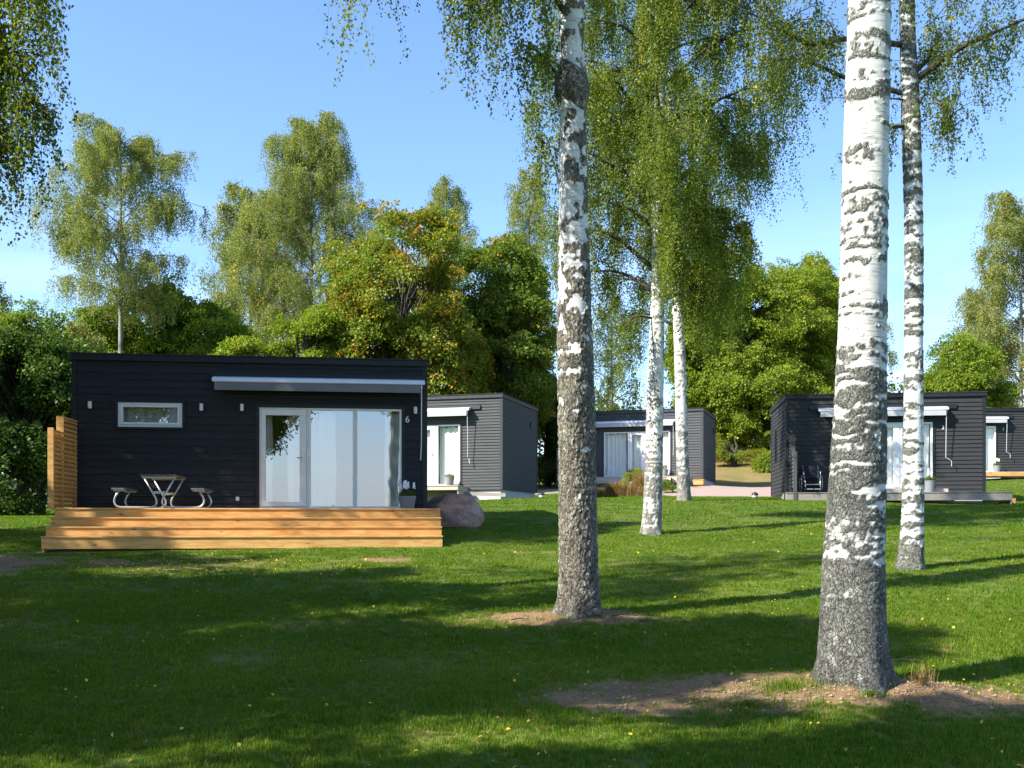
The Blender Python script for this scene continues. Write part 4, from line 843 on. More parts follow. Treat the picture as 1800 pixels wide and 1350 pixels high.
# centre birch
t1 = pth([(1020, 1085), (1018, 1000), (1014, 800), (1011, 600), (1008, 400), (1006, 200), (1004, 0)], 12.5, [.245, .226, .212, .20, .178, .162, .15])
t1 = [(t1[0][0] + .0, 12.5, t1[0][2] - .1, .25)] + t1 + [(.70, 12.5, 11, .12), (.65, 12.4, 14, .06), (.6, 12.4, 16, .02)]
def PL(pl, D): return [tuple(P(a, b, D if c is None else c)) for a, b, c in pl]
l1 = [(PL([(1003, 40, 12.5), (950, -40, 12.1), (880, -70, 11.7), (815, -20, 11.4)], 12), .04, 26, 1.25, (.25, 1, .55)),
      (PL([(998, -60, 12.5), (940, -150, 12.0), (860, -140, 11.6), (820, -60, 11.3)], 12), .04, 24, 1.4, (.3, 1, .55)),
      (PL([(985, 140, 12.5), (955, 100, 12.3), (935, 85, 12.2), (905, 95, 12.1)], 12), .022, 9, .8, (.3, 1, .3)),
      (PL([(985, 330, 12.5), (965, 260, 12.7), (950, 250, 12.9)], 12), .012, 5, .8, (.3, 1, .25)),
      (PL([(1000, -180, 12.5), (880, -330, 12.0), (740, -300, 11.6), (640, -130, 11.3)], 12), .045, 7, 1.5, (.8, 1, .22)),
      (PL([(1000, -260, 12.5), (900, -420, 12.0), (800, -430, 11.6), (620, -80, 11.0)], 12), .03, 6, 1.5, (.93, 1, .2))]
birch('birch_tree', 'central foreground birch, lower half rough dark bark, upper half white, with a dark burl', t1, bark_T1, 8.2, (10.2, 16, lambda t: 2.3 * (1 - t) ** .7 + .3), limbs=l1, nseg=140, dz=.014, seed=5, leaf=.052, step=.032, nlimb=16, nsub=5, per=3, flare=(.25, .2), base_z=t1[1][2], fine_twigs=True, jit=.03, drift=.12, yellow=.005)
# slim birch right of the thick one
t3 = pth([(1600, 997), (1604, 900), (1606, 700), (1606, 400), (1601, 200), (1596, 80), (1594, 0)], 16.4, [.185, .165, .15, .138, .135, .115, .11])
t3 = [(t3[0][0], 16.4, t3[0][2] - .1, .19)] + t3 + [(6.3, 16.4, 12.5, .08), (6.2, 16.4, 15.5, .03)]
l3 = [(PL([(1606, 145, 16.4), (1650, 110, 16.2), (1700, 78, 16), (1760, 52, 15.8), (1820, 25, 15.6)], 16), .058, 30, 1.05, (.15, 1, .75)),
      (PL([(1606, 130, 16.4), (1640, 95, 16.6), (1650, 75, 16.8), (1640, 30, 17)], 16), .045, 14, .9, (.3, 1, .6)),
      (PL([(1594, 80, 16.4), (1490, 68, 16.2), (1425, 78, 16.1), (1370, 50, 16.0), (1310, 18, 15.9)], 16), .05, 30, .9, (.2, 1, .8)),
      (PL([(1594, 165, 16.4), (1500, 142, 16.5), (1430, 112, 16.6), (1380, 104, 16.7), (1325, 120, 16.8)], 16), .045, 20, .8, (.3, 1, .6)),
      (PL([(1594, 220, 16.4), (1560, 228, 16.2), (1530, 260, 16.0)], 16), .035, 14, .7, (.3, 1, .4)),
      (PL([(1596, -20, 16.4), (1700, -70, 16), (1800, -60, 15.6)], 16), .04, 22, 1.2, (.2, 1, .8)),
      (PL([(1596, -20, 16.4), (1480, -80, 16), (1370, -60, 15.6)], 16), .04, 20, 1.1, (.2, 1, .8)),
      (PL([(1608, 200, 16.4), (1630, 165, 16.2), (1665, 195, 16.0), (1680, 230, 15.9)], 16), .02, 14, .8, (.3, 1, .4)),
      (PL([(1592, 175, 16.4), (1540, 172, 16.2), (1450, 172, 16.0)], 16), .016, 0, .8, (.3, 1, .4))]
birch('birch_tree', 'slim grey-banded birch just right of the thick foreground one, dark limbs spreading at the top', t3, bark_T3, 10.2, (11.6, 15.5, lambda t: 2.0 * (1 - t) ** .7 + .3), limbs=l3, nseg=90, dz=.022, seed=8, leaf=.055, step=.055, nlimb=12, nsub=5, per=3, flare=(.14, .2), base_z=t3[1][2], yellow=.03, jit=.045, drift=.3, strand=.7, fine_twigs=True)
# tall leafy birch in the middle distance
t4 = pth([(1145, 941), (1148, 850), (1153, 650), (1156, 500), (1158, 350), (1160, 150), (1157, 0)], 22, [.205, .185, .17, .14, .125, .105, .09])
t4 = [(t4[0][0], 22, t4[0][2] - .1, .21)] + t4 + [(3.2, 22, 15, .06), (3.2, 22, 17, .02)]
birch('birch_tree', 'tall leafy birch with a full hanging crown, standing on the lawn before the centre cabin', t4, bark_T4, 13, (6.2, 16.5, lambda t: 2.2 + .5 * math.sin(t * 3.1) - .9 * max(0, t - .75) * 4), nseg=70, dz=.035, seed=12, leaf=.060, step=.045, nlimb=58, nsub=11, per=9, strand=1.35, flare=(.15, .2), base_z=t4[1][2], rise=.65, jit=.055, yellow=.006,
      limbs=[(PL([(1157, 300, 22), (1230, 200, 21.5), (1280, 230, 21.2), (1325, 290, 21)], 22), .04, 18, .9, (.4, 1, .5)), (PL([(1155, 560, 22), (1110, 560, 21.6), (1085, 620, 21.2)], 22), .03, 12, 1.3, (.4, 1, .3)), (PL([(1156, 480, 22), (1220, 400, 21.5), (1270, 430, 21.2)], 22), .03, 16, .9, (.4, 1, .5))])
t5 = pth([(1202, 880), (1199, 780), (1194, 600), (1187, 480), (1180, 300)], 30, [.2, .175, .155, .12, .09])
t5 = [(t5[0][0], 30, t5[0][2] - .1, .2)] + t5 + [(4.6, 30, 15, .03)]
birch('birch_tree', 'slender white birch right beside the leafy one, foot on the lawn crest', t5, bark_T4, 9, (7.0, 14.5, lambda t: 1.9 + .3 * math.sin(t * 3.1) - 1.2 * max(0, t - .7) * 3), nseg=40, dz=.05, seed=15, leaf=.072, step=.07, nlimb=30, nsub=9, per=5, strand=1.1, flare=(.12, .2), base_z=t5[1][2], jit=.06, yellow=.01)
# birch out of frame to the left, foliage hanging into the top left corner
def simple_path(x, y, h, r, lean=(0, 0)):
    z = G(x, y); return [(x, y, z - .1, r), (x, y, z + .4, r * .9), (x + lean[0] * .5, y + lean[1] * .5, z + h * .5, r * .6), (x + lean[0], y + lean[1], z + h, r * .12)]
lL = [(PL([(-330, -200, 11), (-150, -330, 10.8), (10, -220, 10.6), (75, -60, 10.4)], 10), .05, 60, 1.7, (.35, 1, .6)),
      (PL([(-330, 0, 11), (-180, -90, 10.8), (-60, -30, 10.6), (10, 120, 10.5)], 10), .05, 52, 1.6, (.3, 1, .55)),
      (PL([(-330, 150, 11), (-150, 160, 10.8), (-40, 200, 10.6), (10, 280, 10.5)], 10), .03, 34, .95, (.4, 1, .4)),
      (PL([(-330, 50, 11), (-120, 110, 10.8), (20, 160, 10.6), (85, 200, 10.4)], 10), .025, 9, .7, (.8, 1, .25))]
birch('birch_tree', 'birch whose hanging leafy twigs fill the top left corner of the photo', simple_path(-7.4, 11, 15, .2), bark_T4, 0, (8.5, 14.5, lambda t: 1.9 * (1 - t) ** .6 + .3), limbs=lL, nseg=24, dz=.2, seed=21, leaf=.055, step=.035, nlimb=20, nsub=7, per=3, strand=1.3, fine_twigs=True, yellow=.035, jit=.035)
# shade trees standing left of and behind the camera
for i, (x, y, h, cr, z0) in enumerate([(-11.5, 5.0, 11, 4.2, 3.5), (-9, -1.0, 11.5, 4.0, 4), (-17.3, 10.8, 12, 3.4, 3.5), (-5.2, 1.6, 10.5, 2.4, 5), (-14.5, 18.5, 13, 3.2, 3.5), (.9, -2.6, 15, 2.2, 7.0), (-17, 3.5, 14, 4.0, 4), (-12.5, 16.2, 15.5, 2.8, 10.5), (-11.8, 9.6, 10.5, 3.0, 3.5), (-6.9, 6.1, 11, 1.9, 6.2)]):
    birch('birch_tree', ['wide birch left of the lawn, outside the photo, shading the foreground', 'birch behind and left of the viewer, outside the photo', 'birch out of view left of the pine steps', 'birch just behind the viewer to the left', 'smaller birch out of view beside the nearest cabin', 'birch directly behind the viewer, mirrored in the glass door', 'birch farthest out to the left, outside the photo', 'tall birch out of view left of the nearest cabin', 'low-crowned birch out of view between two taller ones', 'narrow young birch just outside the left edge of the photo'][i],
          simple_path(x, y, h, .30 if i == 5 else .24, (.3, .2)), bark_T3, 0, (z0, h - .5, lambda t, cr=cr: cr * (.55 + .6 * math.sin(min(1, t * 1.4) * 2.2)) * (1 - .55 * t)), nseg=24, dz=.25, seed=40 + i, leaf=.15, step=.11, nlimb=36, nsub=10, per=6 if i in (4, 7) else 9, strand=1.3, jit=.09, parent_group='birches outside the photo')

# background birches
def bb(px, D, ytop, ybase_crown, halfw_px, seed, label, leaf=.085, nlimb=30, nsub=8, per=4, step=.10, lean=0, shape=None, strand=1.5, r=.2, rise=.7, yellow=.012, leafm='leaf_birch_far', dens=1.25):
    r = r * .75; x = (px - 900) / F * D; zt = EYE + (HY - ytop) / F * D; z0 = EYE + (HY - ybase_crown) / F * D; hw = halfw_px / F * D; g = G(x, D)
    pa = [(x, D, g - .2, r), (x, D, g + 1, r * .9), (x + lean * .5, D, (g + zt) / 2, r * .62), (x + lean, D, zt - .3, .03)]
    shp = shape or (lambda t: hw * (.8 + .35 * math.sin(t * 3.0)) * (1 - .72 * max(0, t - .35)))
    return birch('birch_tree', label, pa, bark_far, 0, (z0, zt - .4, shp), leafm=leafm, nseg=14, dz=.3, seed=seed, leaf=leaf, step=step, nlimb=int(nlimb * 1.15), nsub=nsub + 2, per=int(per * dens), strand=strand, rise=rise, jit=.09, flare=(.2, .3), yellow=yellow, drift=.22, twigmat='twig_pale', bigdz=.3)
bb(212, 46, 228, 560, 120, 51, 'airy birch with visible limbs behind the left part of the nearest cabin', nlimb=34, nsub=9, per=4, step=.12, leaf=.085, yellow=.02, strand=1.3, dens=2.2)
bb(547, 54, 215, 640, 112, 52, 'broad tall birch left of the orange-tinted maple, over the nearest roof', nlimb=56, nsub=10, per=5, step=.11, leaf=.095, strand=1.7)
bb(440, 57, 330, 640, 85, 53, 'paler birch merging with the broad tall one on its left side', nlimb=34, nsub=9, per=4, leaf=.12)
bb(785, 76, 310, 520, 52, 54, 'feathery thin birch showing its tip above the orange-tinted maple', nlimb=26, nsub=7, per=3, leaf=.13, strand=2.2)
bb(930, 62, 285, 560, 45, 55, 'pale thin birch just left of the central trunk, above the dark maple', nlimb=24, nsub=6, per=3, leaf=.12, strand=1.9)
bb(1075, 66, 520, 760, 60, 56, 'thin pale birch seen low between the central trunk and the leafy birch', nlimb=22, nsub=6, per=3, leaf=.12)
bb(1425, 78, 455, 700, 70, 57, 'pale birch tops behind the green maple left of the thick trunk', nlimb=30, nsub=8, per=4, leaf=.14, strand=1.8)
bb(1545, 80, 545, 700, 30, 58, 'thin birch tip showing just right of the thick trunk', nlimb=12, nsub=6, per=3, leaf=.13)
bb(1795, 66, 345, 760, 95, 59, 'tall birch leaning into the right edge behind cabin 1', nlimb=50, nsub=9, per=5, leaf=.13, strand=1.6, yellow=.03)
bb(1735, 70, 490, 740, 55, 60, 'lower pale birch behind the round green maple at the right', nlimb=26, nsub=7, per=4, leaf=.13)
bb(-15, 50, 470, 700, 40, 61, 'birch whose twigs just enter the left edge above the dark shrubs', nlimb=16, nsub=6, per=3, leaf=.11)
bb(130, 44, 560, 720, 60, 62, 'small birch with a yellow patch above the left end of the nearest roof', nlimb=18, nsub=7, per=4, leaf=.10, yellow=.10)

# ------------------------------------------------------------------ broad-leaved trees built from leafy pads
def maple(name, label, D, ells, seed, leafm='leaf_maple', npad=220, pl=170, leaf=.17, padr=.75, tbias=(.0, .55), orange=0.0, cat='tree', shell=.55, trunkpx=None, up=.9, flat=.32, cull=-.22, group=None, r=.22):
    """ells: list of (px, py, halfwidth px, halfheight px, depth half m)"""
    rng = np.random.default_rng(seed); E = []
    for (px, py, hw, hh, dd) in ells:
        c = P(px, py, D); E.append((np.array([c.x, c.y, c.z]), np.array([hw / F * D, dd, hh / F * D])))
    px0 = trunkpx if trunkpx is not None else ells[0][0]; x0 = (px0 - 900) / F * D; g = G(x0, D)
    root = empty(name, (x0, D, g), 0, label, cat, group); inv = Matrix.Translation(-Vector((x0, D, g)))
    wts = np.array([e[1][0] * e[1][2] for e in E]); wts /= wts.sum(); pads = []; K_ = npad * 4
    tries = 0
    while len(pads) < K_ and tries < 60:
        tries += 1; m_ = K_; ei = rng.choice(len(E), m_, p=wts); v = rng.normal(size=(m_, 3)); v /= np.linalg.norm(v, axis=1)[:, None]; rr = rng.uniform(shell, 1.0, m_) ** .7
        c = np.array([e[0] for e in E])[ei]; ra = np.array([e[1] for e in E])[ei]; lump = 1 + .42 * fbm(c + v * ra, .55, 2, seed) + .20 * vnoise(c + v * ra, 1.4, seed + 1) + .16 * (rng.uniform(size=m_) < .12)
        q = c + v * ra * (rr * lump)[:, None]; ok = (q[:, 2] > gz(q[:, 0], q[:, 1]) + .15) & (vnoise(q * np.array([1, 1, 1.5]), .75, seed) > cull + .10 + .30 * (rr < .85))
        pads += list(zip(q[ok], v[ok]))
    pads = pads[:K_]; Q_ = np.array([p_[0] for p_ in pads]); Vv = np.array([p_[1] for p_ in pads]); nn = len(Q_); LM = []; top = max(e[0][2] + e[1][2] * .6 for e in E)
    LM.append(np.array([[x0, D, g - .2, r], [x0, D, g + (top - g) * .35, r * .8], [x0 + .2, D, g + (top - g) * .7, r * .4], [x0, D, top, .03]]))
    for i in range(0, nn, 9):
        q = Q_[i]; b = np.array([x0, D, g + (q[2] - g) * rng.uniform(.45, .8)]); md = (b + q) / 2 + np.array([0, 0, .25]); LM.append(np.array([[*b, .05], [*md, .03], [*q, .012]]))
    az = np.arctan2(Vv[:, 1], Vv[:, 0]) + rng.normal(size=nn) * .4; tilt = .25 + .55 * (1 - np.abs(Vv[:, 2])) + rng.normal(size=nn) * .18
    rot = np.stack([0 * az + rng.normal(size=nn) * .2, tilt, az], 1)
    tnt = np.clip(rng.uniform(*tbias, nn) * .9 + .12 * fbm(Q_, .6, 2, seed + 2), 0, .66); idx = rng.integers(0, 6, nn)
    if orange > 0:
        on = fbm(Q_, .8, 2, seed + 3); m = rng.uniform(size=nn) < np.clip(orange * (1 + 3 * on), 0, .8); idx[m] = np.where(rng.uniform(size=m.sum()) < .7, 6, 7); tnt[m] = rng.uniform(.1, .25, m.sum())
    global NPTS; NPTS += nn
    br = limbs_to_mesh(LM, M['twig'], root, 5, 'trunk' if cat == 'tree' else 'stems'); br.matrix_parent_inverse = inv
    cr = inst_obj('crown' if cat == 'tree' else 'foliage', pads_lib(leafm), leafm + '_pad', Q_, rot, padr * .72 * rng.uniform(.6, 1.2, nn), idx, tnt, root); cr.matrix_parent_inverse = inv; tag(cr, kind='stuff')
    return root
maple('maple_tree', 'rounded maple turning orange in patches, over the right end of the nearest cabin', 44, [(700, 520, 120, 135, 3.2), (640, 610, 90, 100, 3), (770, 640, 90, 120, 3), (715, 430, 70, 55, 2)], 71, npad=400, pl=150, leaf=.17, orange=.17, trunkpx=705, tbias=(.35, .74))
maple('maple_tree', 'dark maple with brownish top between the orange-tinted one and the central trunk', 47, [(890, 515, 85, 85, 2.5), (840, 600, 60, 80, 2.5), (880, 660, 100, 130, 3), (930, 600, 50, 90, 2.5), (860, 760, 110, 90, 3)], 72, leafm='leaf_maple', npad=420, pl=140, leaf=.17, orange=.10, trunkpx=890, tbias=(.0, .35), cull=-.15)
maple('maple_tree', 'large bright green maple behind the centre cabin, left of the thick trunk', 64, [(1290, 600, 95, 130, 4), (1235, 600, 65, 130, 3), (1265, 520, 55, 70, 3), (1350, 540, 60, 70, 3), (1400, 580, 80, 105, 4), (1330, 690, 130, 100, 4), (1250, 500, 50, 45, 3)], 73, leafm='leaf_green', npad=950, pl=130, leaf=.23, padr=.85, cull=-.12, trunkpx=1290, tbias=(.1, .7), orange=0)
maple('maple_tree', 'yellow-green maple with a few red leaves just left of the thick trunk', 68, [(1410, 530, 70, 65, 3), (1450, 620, 50, 110, 3)], 74, leafm='leaf_maple', npad=150, pl=120, leaf=.22, padr=.95, orange=.12, tbias=(.4, .72))
maple('maple_tree', 'compact round green maple above the right end of cabin 2', 58, [(1688, 660, 58, 55, 2.2), (1735, 685, 38, 45, 2), (1650, 690, 35, 30, 2), (1700, 740, 70, 60, 2)], 75, leafm='leaf_green', npad=230, pl=150, leaf=.18, padr=.75, tbias=(.0, .5))
maple('maple_tree', 'green broadleaf tree rising behind the roof between the two left birches', 50, [(290, 590, 85, 85, 3), (370, 610, 60, 80, 3), (200, 610, 70, 70, 3)], 76, leafm='leaf_green', npad=300, pl=140, leaf=.18, padr=.85, tbias=(.0, .45))
maple('maple_tree', 'low bright shrub-like tree over the middle of the nearest roof', 42, [(520, 625, 60, 60, 1.6), (450, 640, 60, 40, 1.6), (560, 600, 30, 50, 1.2)], 77, leafm='leaf_green', npad=110, pl=130, leaf=.15, padr=.7, tbias=(.2, .7))
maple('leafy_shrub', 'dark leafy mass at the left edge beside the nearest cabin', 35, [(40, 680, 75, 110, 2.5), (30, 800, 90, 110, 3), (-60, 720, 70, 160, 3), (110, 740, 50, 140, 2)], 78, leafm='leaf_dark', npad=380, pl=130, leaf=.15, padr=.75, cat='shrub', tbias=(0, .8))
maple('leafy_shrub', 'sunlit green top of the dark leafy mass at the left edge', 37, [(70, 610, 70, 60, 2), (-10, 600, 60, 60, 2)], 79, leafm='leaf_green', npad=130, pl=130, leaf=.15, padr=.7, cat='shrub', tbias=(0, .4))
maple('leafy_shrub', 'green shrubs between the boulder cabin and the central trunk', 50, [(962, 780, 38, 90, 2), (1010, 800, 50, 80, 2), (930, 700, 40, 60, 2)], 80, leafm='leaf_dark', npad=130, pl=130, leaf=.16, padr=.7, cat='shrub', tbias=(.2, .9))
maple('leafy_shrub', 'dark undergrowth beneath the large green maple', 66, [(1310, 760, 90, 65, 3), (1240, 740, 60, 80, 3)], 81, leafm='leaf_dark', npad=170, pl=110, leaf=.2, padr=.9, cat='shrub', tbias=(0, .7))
maple('leafy_shrub', 'bright green bush against the left side of cabin 2', 57, [(1356, 795, 22, 30, 1.2), (1345, 815, 24, 20, 1.0)], 82, leafm='leaf_green', npad=60, pl=130, leaf=.13, padr=.5, cat='shrub', tbias=(.1, .5))
maple('leafy_shrub', 'low ragged yellow-green plants at the top of the dry bank', 59.5, [(1290, 802, 45, 10, 1.0), (1262, 785, 12, 26, 1), (1330, 800, 20, 12, 1)], 83, leafm='leaf_maple', npad=55, pl=80, leaf=.12, padr=.32, cat='shrub', orange=.2, tbias=(.3, .7))
maple('leafy_shrub', 'small rosebush between the two slim birches', 41, [(1182, 865, 20, 16, .5), (1172, 850, 9, 14, .3)], 84, leafm='leaf_maple', npad=26, pl=70, leaf=.07, padr=.2, cat='shrub', orange=.25, tbias=(.1, .5), r=.02)
maple('leafy_shrub', 'small pale shrub left of the leafy birch trunk, above the dry grass', 42, [(1107, 842, 13, 14, .4), (1120, 832, 10, 9, .3)], 85, leafm='leaf_green', npad=14, pl=45, leaf=.07, padr=.22, cat='shrub', tbias=(.3, .9), r=.02)
# distant wood, one mass
def wood(name, segs, seed, label):
    rng = np.random.default_rng(seed); Vs, Ts = [], []
    for (x0, x1, y, h, n) in segs:
        cx = rng.uniform(x0, x1, n); hh = h * (.65 + .35 * np.sin(cx * .35) * np.sin(cx * .11 + 1)); cz = rng.uniform(0, 1, n) ** .8 * hh; cyy = y + rng.uniform(-4, 4, n)
        C = np.stack([cx, cyy, gz(cx, cyy) + cz], 1); C += rng.normal(size=C.shape) * .4
        V, T = leaf_quads(C, (.42 if y > 0 else .4) * rng.uniform(.6, 1.2, n), rng.uniform(0, .7, n), down=.1, rng=rng, upw=.6, aspect=.9); Vs.append(V); Ts.append(T)
    return tag(leaves_obj(name, Vs, Ts, M['leaf_dark'], None), label, 'wood', kind='stuff')
wood('woodland', [(-75, 75, 92, 6.5, 42000)], 90, 'far dark wood behind all the cabins')
wood('woodland', [(-90, 90, -75, 7, 26000)], 91, 'far shore trees behind the viewer')

# ------------------------------------------------------------------ pots with plants
def pot(fr, x, y, z, d, h, mat, label, flowers, seed, leafm='leaf_dark', fmat='petal', plant_h=.2):
    root = empty('flower_pot', fr.W(x, y, z), fr.a, label, 'flower pot', 'grey pots by the cabin doors'); r = d / 2; rng = np.random.default_rng(seed)
    MB().lathe([(.001, 0), (r * .74, 0), (r * .76, .01), (r * .97, h - .03), (r, h - .028), (r, h), (r * .92, h), (r * .9, h - .04), (.001, h - .041)], 28).build('pot', mat, root, smooth=False)
    MB().lathe([(.001, h - .03), (r * .89, h - .03)], 20).build('soil', M['soil'], root)
    n = 420; a = rng.uniform(0, 6.28, n); u = np.sqrt(rng.uniform(0, 1, n)) * r * .95; C = np.stack([np.cos(a) * u, np.sin(a) * u, h + rng.uniform(-.02, 1, n) * plant_h * .7 * (1 - .5 * u / r)], 1)
    V, T = leaf_quads(C, .035 * rng.uniform(.6, 1.4, n), rng.uniform(.2, 1, n), down=-.5, rng=rng); leaves_obj('foliage', [V], [T], M[leafm], root)['kind'] = 'stuff'
    if flowers:
        for k in range(flowers):
            a = rng.uniform(0, 6.28); u = rng.uniform(0, r * .6); fx_, fy_ = math.cos(a) * u, math.sin(a) * u; lx, ly = rng.normal(size=2) * .05; ht = h + plant_h * rng.uniform(.7, 1.35)
            mb = MB(); mb.tube([(fx_, fy_, h - .02), (fx_ + lx * .5, fy_ + ly * .5, (h + ht) / 2), (fx_ + lx, fy_ + ly, ht)], .003, 5); mb.build('stem', M['leaf_dark'], root)
            mf = MB()
            for q in range(14):
                t = q / 13; rr = .022 * (1 - .6 * t); aa = q * 2.4; c = Vector((fx_ + lx + rr * math.cos(aa) * .8, fy_ + ly + rr * math.sin(aa) * .8, ht - .02 + .11 * t)); s_ = .017
                mf.hexa([c + Vector(v) * s_ for v in ((-1, -1, -.7), (1, -.6, -.7), (.8, 1, -.7), (-.7, .8, -.7), (-.8, -.6, .7), (.7, -.8, .8), (.9, .7, .6), (-.6, .9, .8))])
            mf.build('flower', M[fmat], root)
    return root
x, _ = c6.L(716, 890, -.25); pot(c6, x, -.27, -.005, .36, .27, M['pot'], 'dark grey pot with white flower spikes by the nearest cabin\'s glass door', 9, 1, fmat='petal')
x, _ = c4.L(790, 850, -.3); pot(c4, x, -.3, -.03, .34, .31, M['pot_light'], 'grey pot with trailing green plant behind the boulder', 0, 2, 'leaf_green', plant_h=.16)
x, _ = c3.L(1168, 850, -.3); pot(c3, x, -.3, -.05, .36, .33, M['pot_light'], 'grey pot half hidden behind the leafy birch trunk', 0, 3, plant_h=.4)
x, _ = c2.L(1635, 850, -.7); pot(c2, x, -.65, -.14, .34, .36, M['pot_light'], 'grey pot with white blooms right of the slim banded birch, before cabin 2', 7, 4, fmat='petal', plant_h=.22)
x, _ = c1.L(1751, 820, -.3); pot(c1, x, -.35, -.05, .34, .32, M['pot_light'], 'small grey pot with white blooms by the tall window of cabin 1', 5, 5, plant_h=.24)
rng = np.random.default_rng(3); n = 120; Cc = np.stack([rng.uniform(-.16, .16, n), rng.uniform(-.12, .12, n), .18 + rng.uniform(0, .1, n)], 1); V, T = leaf_quads(Cc, .05 * rng.uniform(.6, 1.3, n), rng.uniform(.4, 1, n), rng=rng); tag(leaves_obj('foliage', [V], [T], M['leaf_green'], PLANTER), kind='stuff')

# ------------------------------------------------------------------ wheelchair
wx, _ = c2.L(1426, 850, -.45)
wc = empty('wheelchair', c2.W(wx, -.42, -.14), c2.a, 'empty dark wheelchair facing the lawn in the shade of the screen on cabin 2\'s deck', 'wheelchair')
def ring(cx, cyv, cz, r, tr, n=28):
    return [(cx, cyv + r * math.cos(2 * math.pi * k / n), cz + r * math.sin(2 * math.pi * k / n)) for k in range(n + 1)]
for s in (-1, 1):
    wh = MB().tube(ring(s * .285, .06, .30, .285, .015), .015, 8, False).build('wheel', M['black_plastic'], wc, smooth=True)
    MB().tube(ring(s * .315, .06, .30, .25, .008), .009, 6, False).build('hand_rim', M['steel'], wh, smooth=True)
    sp = MB()
    for k in range(12):
        a = k * math.pi / 6; sp.tube([(s * .285, .06, .30), (s * .285, .06 + .27 * math.cos(a), .30 + .27 * math.sin(a))], .002, 4)
    sp.build('spokes', M['steel'], wh)
    MB().tube(ring(s * .22, -.38, .09, .075, .015, 16), .017, 8, False).build('caster', M['black_plastic'], wc, smooth=True)
    MB().tube([(s * .23, .2, .88), (s * .23, .17, .84), (s * .23, .12, .28), (s * .23, -.3, .26), (s * .22, -.38, .10)], .012, 8).tube([(s * .23, .15, .47), (s * .23, -.28, .46), (s * .22, -.42, .12)], .012, 8).tube([(s * .25, .14, .68), (s * .25, -.2, .68), (s * .25, -.22, .48)], .011, 8).build('side_frame', M['steel'], wc, smooth=True)
    MB().box(s * .25 - .025, s * .25 + .025, -.2, .1, .69, .72).build('armrest', M['black_plastic'], wc, bevel=.006)
    MB().tube([(s * .23, .2, .88), (s * .23, .30, .89)], .016, 8).build('handle', M['black_plastic'], wc)
    MB().box(s * .11 - .09, s * .11 + .09, -.56, -.43, .10, .12).build('footplate', M['steel'], wc)
MB().box(-.22, .22, -.28, .14, .46, .50).build('seat', M['navy'], wc, bevel=.01)
MB().box(-.22, .22, .12, .155, .50, .86).build('backrest', M['navy'], wc, bevel=.01)
MB().tube([(-.22, -.3, .26), (.22, -.3, .26)], .012, 8).build('cross_bar', M['steel'], wc)

# ------------------------------------------------------------------ bollard lights, boulder, kerb
def bollard(px, py, D, label):
    p = P(px, py, D); g = G(p.x, p.y); e = empty('path_light', (p.x, p.y, g), 0, label, 'path light', 'low round path lights')
    MB().lathe([(.001, 0), (.06, 0), (.06, .02), (.05, .03), (.05, .05), (.001, .05)], 18).build('base', M['black_plastic'], e)
    MB().lathe([(.001, .05), (.085, .05), (.09, .08), (.085, .12), (.001, .12)], 18).build('diffuser', M['lampglass'], e)
    MB().lathe([(.11, .118), (.112, .125), (.09, .175), (.05, .205), (.001, .215)], 18).build('cap', M['black_plastic'], e)
bollard(952, 886, 34, 'low dome path light on the grass just left of the central trunk')
bollard(1327, 879, 33, 'low dome path light before the gravel path, left of cabin 2')
def boulder(px, py, D, sx, sy, sz, seed, label):
    p = P(px, py, D); g = G(p.x, p.y); bm = bmesh.new(); bmesh.ops.create_icosphere(bm, subdivisions=5, radius=1)
    V = np.array([v.co[:] for v in bm.verts]); rg = np.random.default_rng(seed); rad = np.full(len(V), 9.0)
    planes = [(-.75, -.3, .75, .74), (.9, -.35, .35, .90), (.25, -.9, .55, .80), (-.2, -.85, .1, .85), (-.95, -.2, .1, .95), (.1, .2, 1, .78), (.5, .5, .8, .85), (-.5, .8, .4, .9), (.95, .3, .0, .9), (.2, 1, 0, .9)] + [(*rg.normal(size=3), rg.uniform(.82, 1.0)) for _ in range(9)]
    for (a_, b_, c_, d_) in planes:
        nn_ = np.array([a_, b_, c_]); nn_ = nn_ / np.linalg.norm(nn_); dt = V @ nn_; rad = np.where(dt > .05, np.minimum(rad, d_ / np.maximum(dt, .05)), rad)
    rad = np.minimum(rad, 1.35); V2 = V * (rad * .92 + .06 + .05 * fbm(V, 2.4, 3, seed) + .018 * fbm(V, 11, 2, seed + 2))[:, None] * np.array([sx, sy, sz]); V2[:, 2] += sz * .1
    for v, c in zip(bm.verts, V2): v.co = c
    me = bpy.data.meshes.new('boulder'); bm.to_mesh(me); bm.free()
    for q in me.polygons: q.use_smooth = True
    m = M['boulder'] = attr_mat('pink_granite', .85, .7, 30, (1, 1, 1), .3, .02); me.materials.append(m); o = link(bpy.data.objects.new('boulder', me)); o.location = (p.x, p.y, g)
    st = fbm(V * np.array([1, 1, 2.5]) + V[:, [2, 0, 1]] * .8, 2.4, 4, seed + 5); Cx = lerpc((.52, .29, .21), (.30, .19, .15), sstep(-.25, .25, st)); Cx = lerpc(Cx, (.42, .30, .25), sstep(.35, .55, fbm(V, 3.5, 3, 9))); set_col(o, Cx)
    return tag(o, label, 'boulder')
boulder(790, 914, 23.3, .84, .8, .72, 5, 'large pink-grey granite boulder right of the nearest cabin\'s steps')
# rusty brown edging beam at the foot of the boulder cabin
e = c4.W(5.0, -.35, -.28); b = MB().box(-1.0, 1.35, -.05, .05, -.06, .06).build('edging_beam', M['deck_grey'], None); b.location = e; b.rotation_euler = (0, R(2.5), c4.a)
tag(b, 'long brown timber edging beam lying along the foot of the boulder cabin', 'beam')
# pale stones / gravel heap by far screen are in the ground sheet

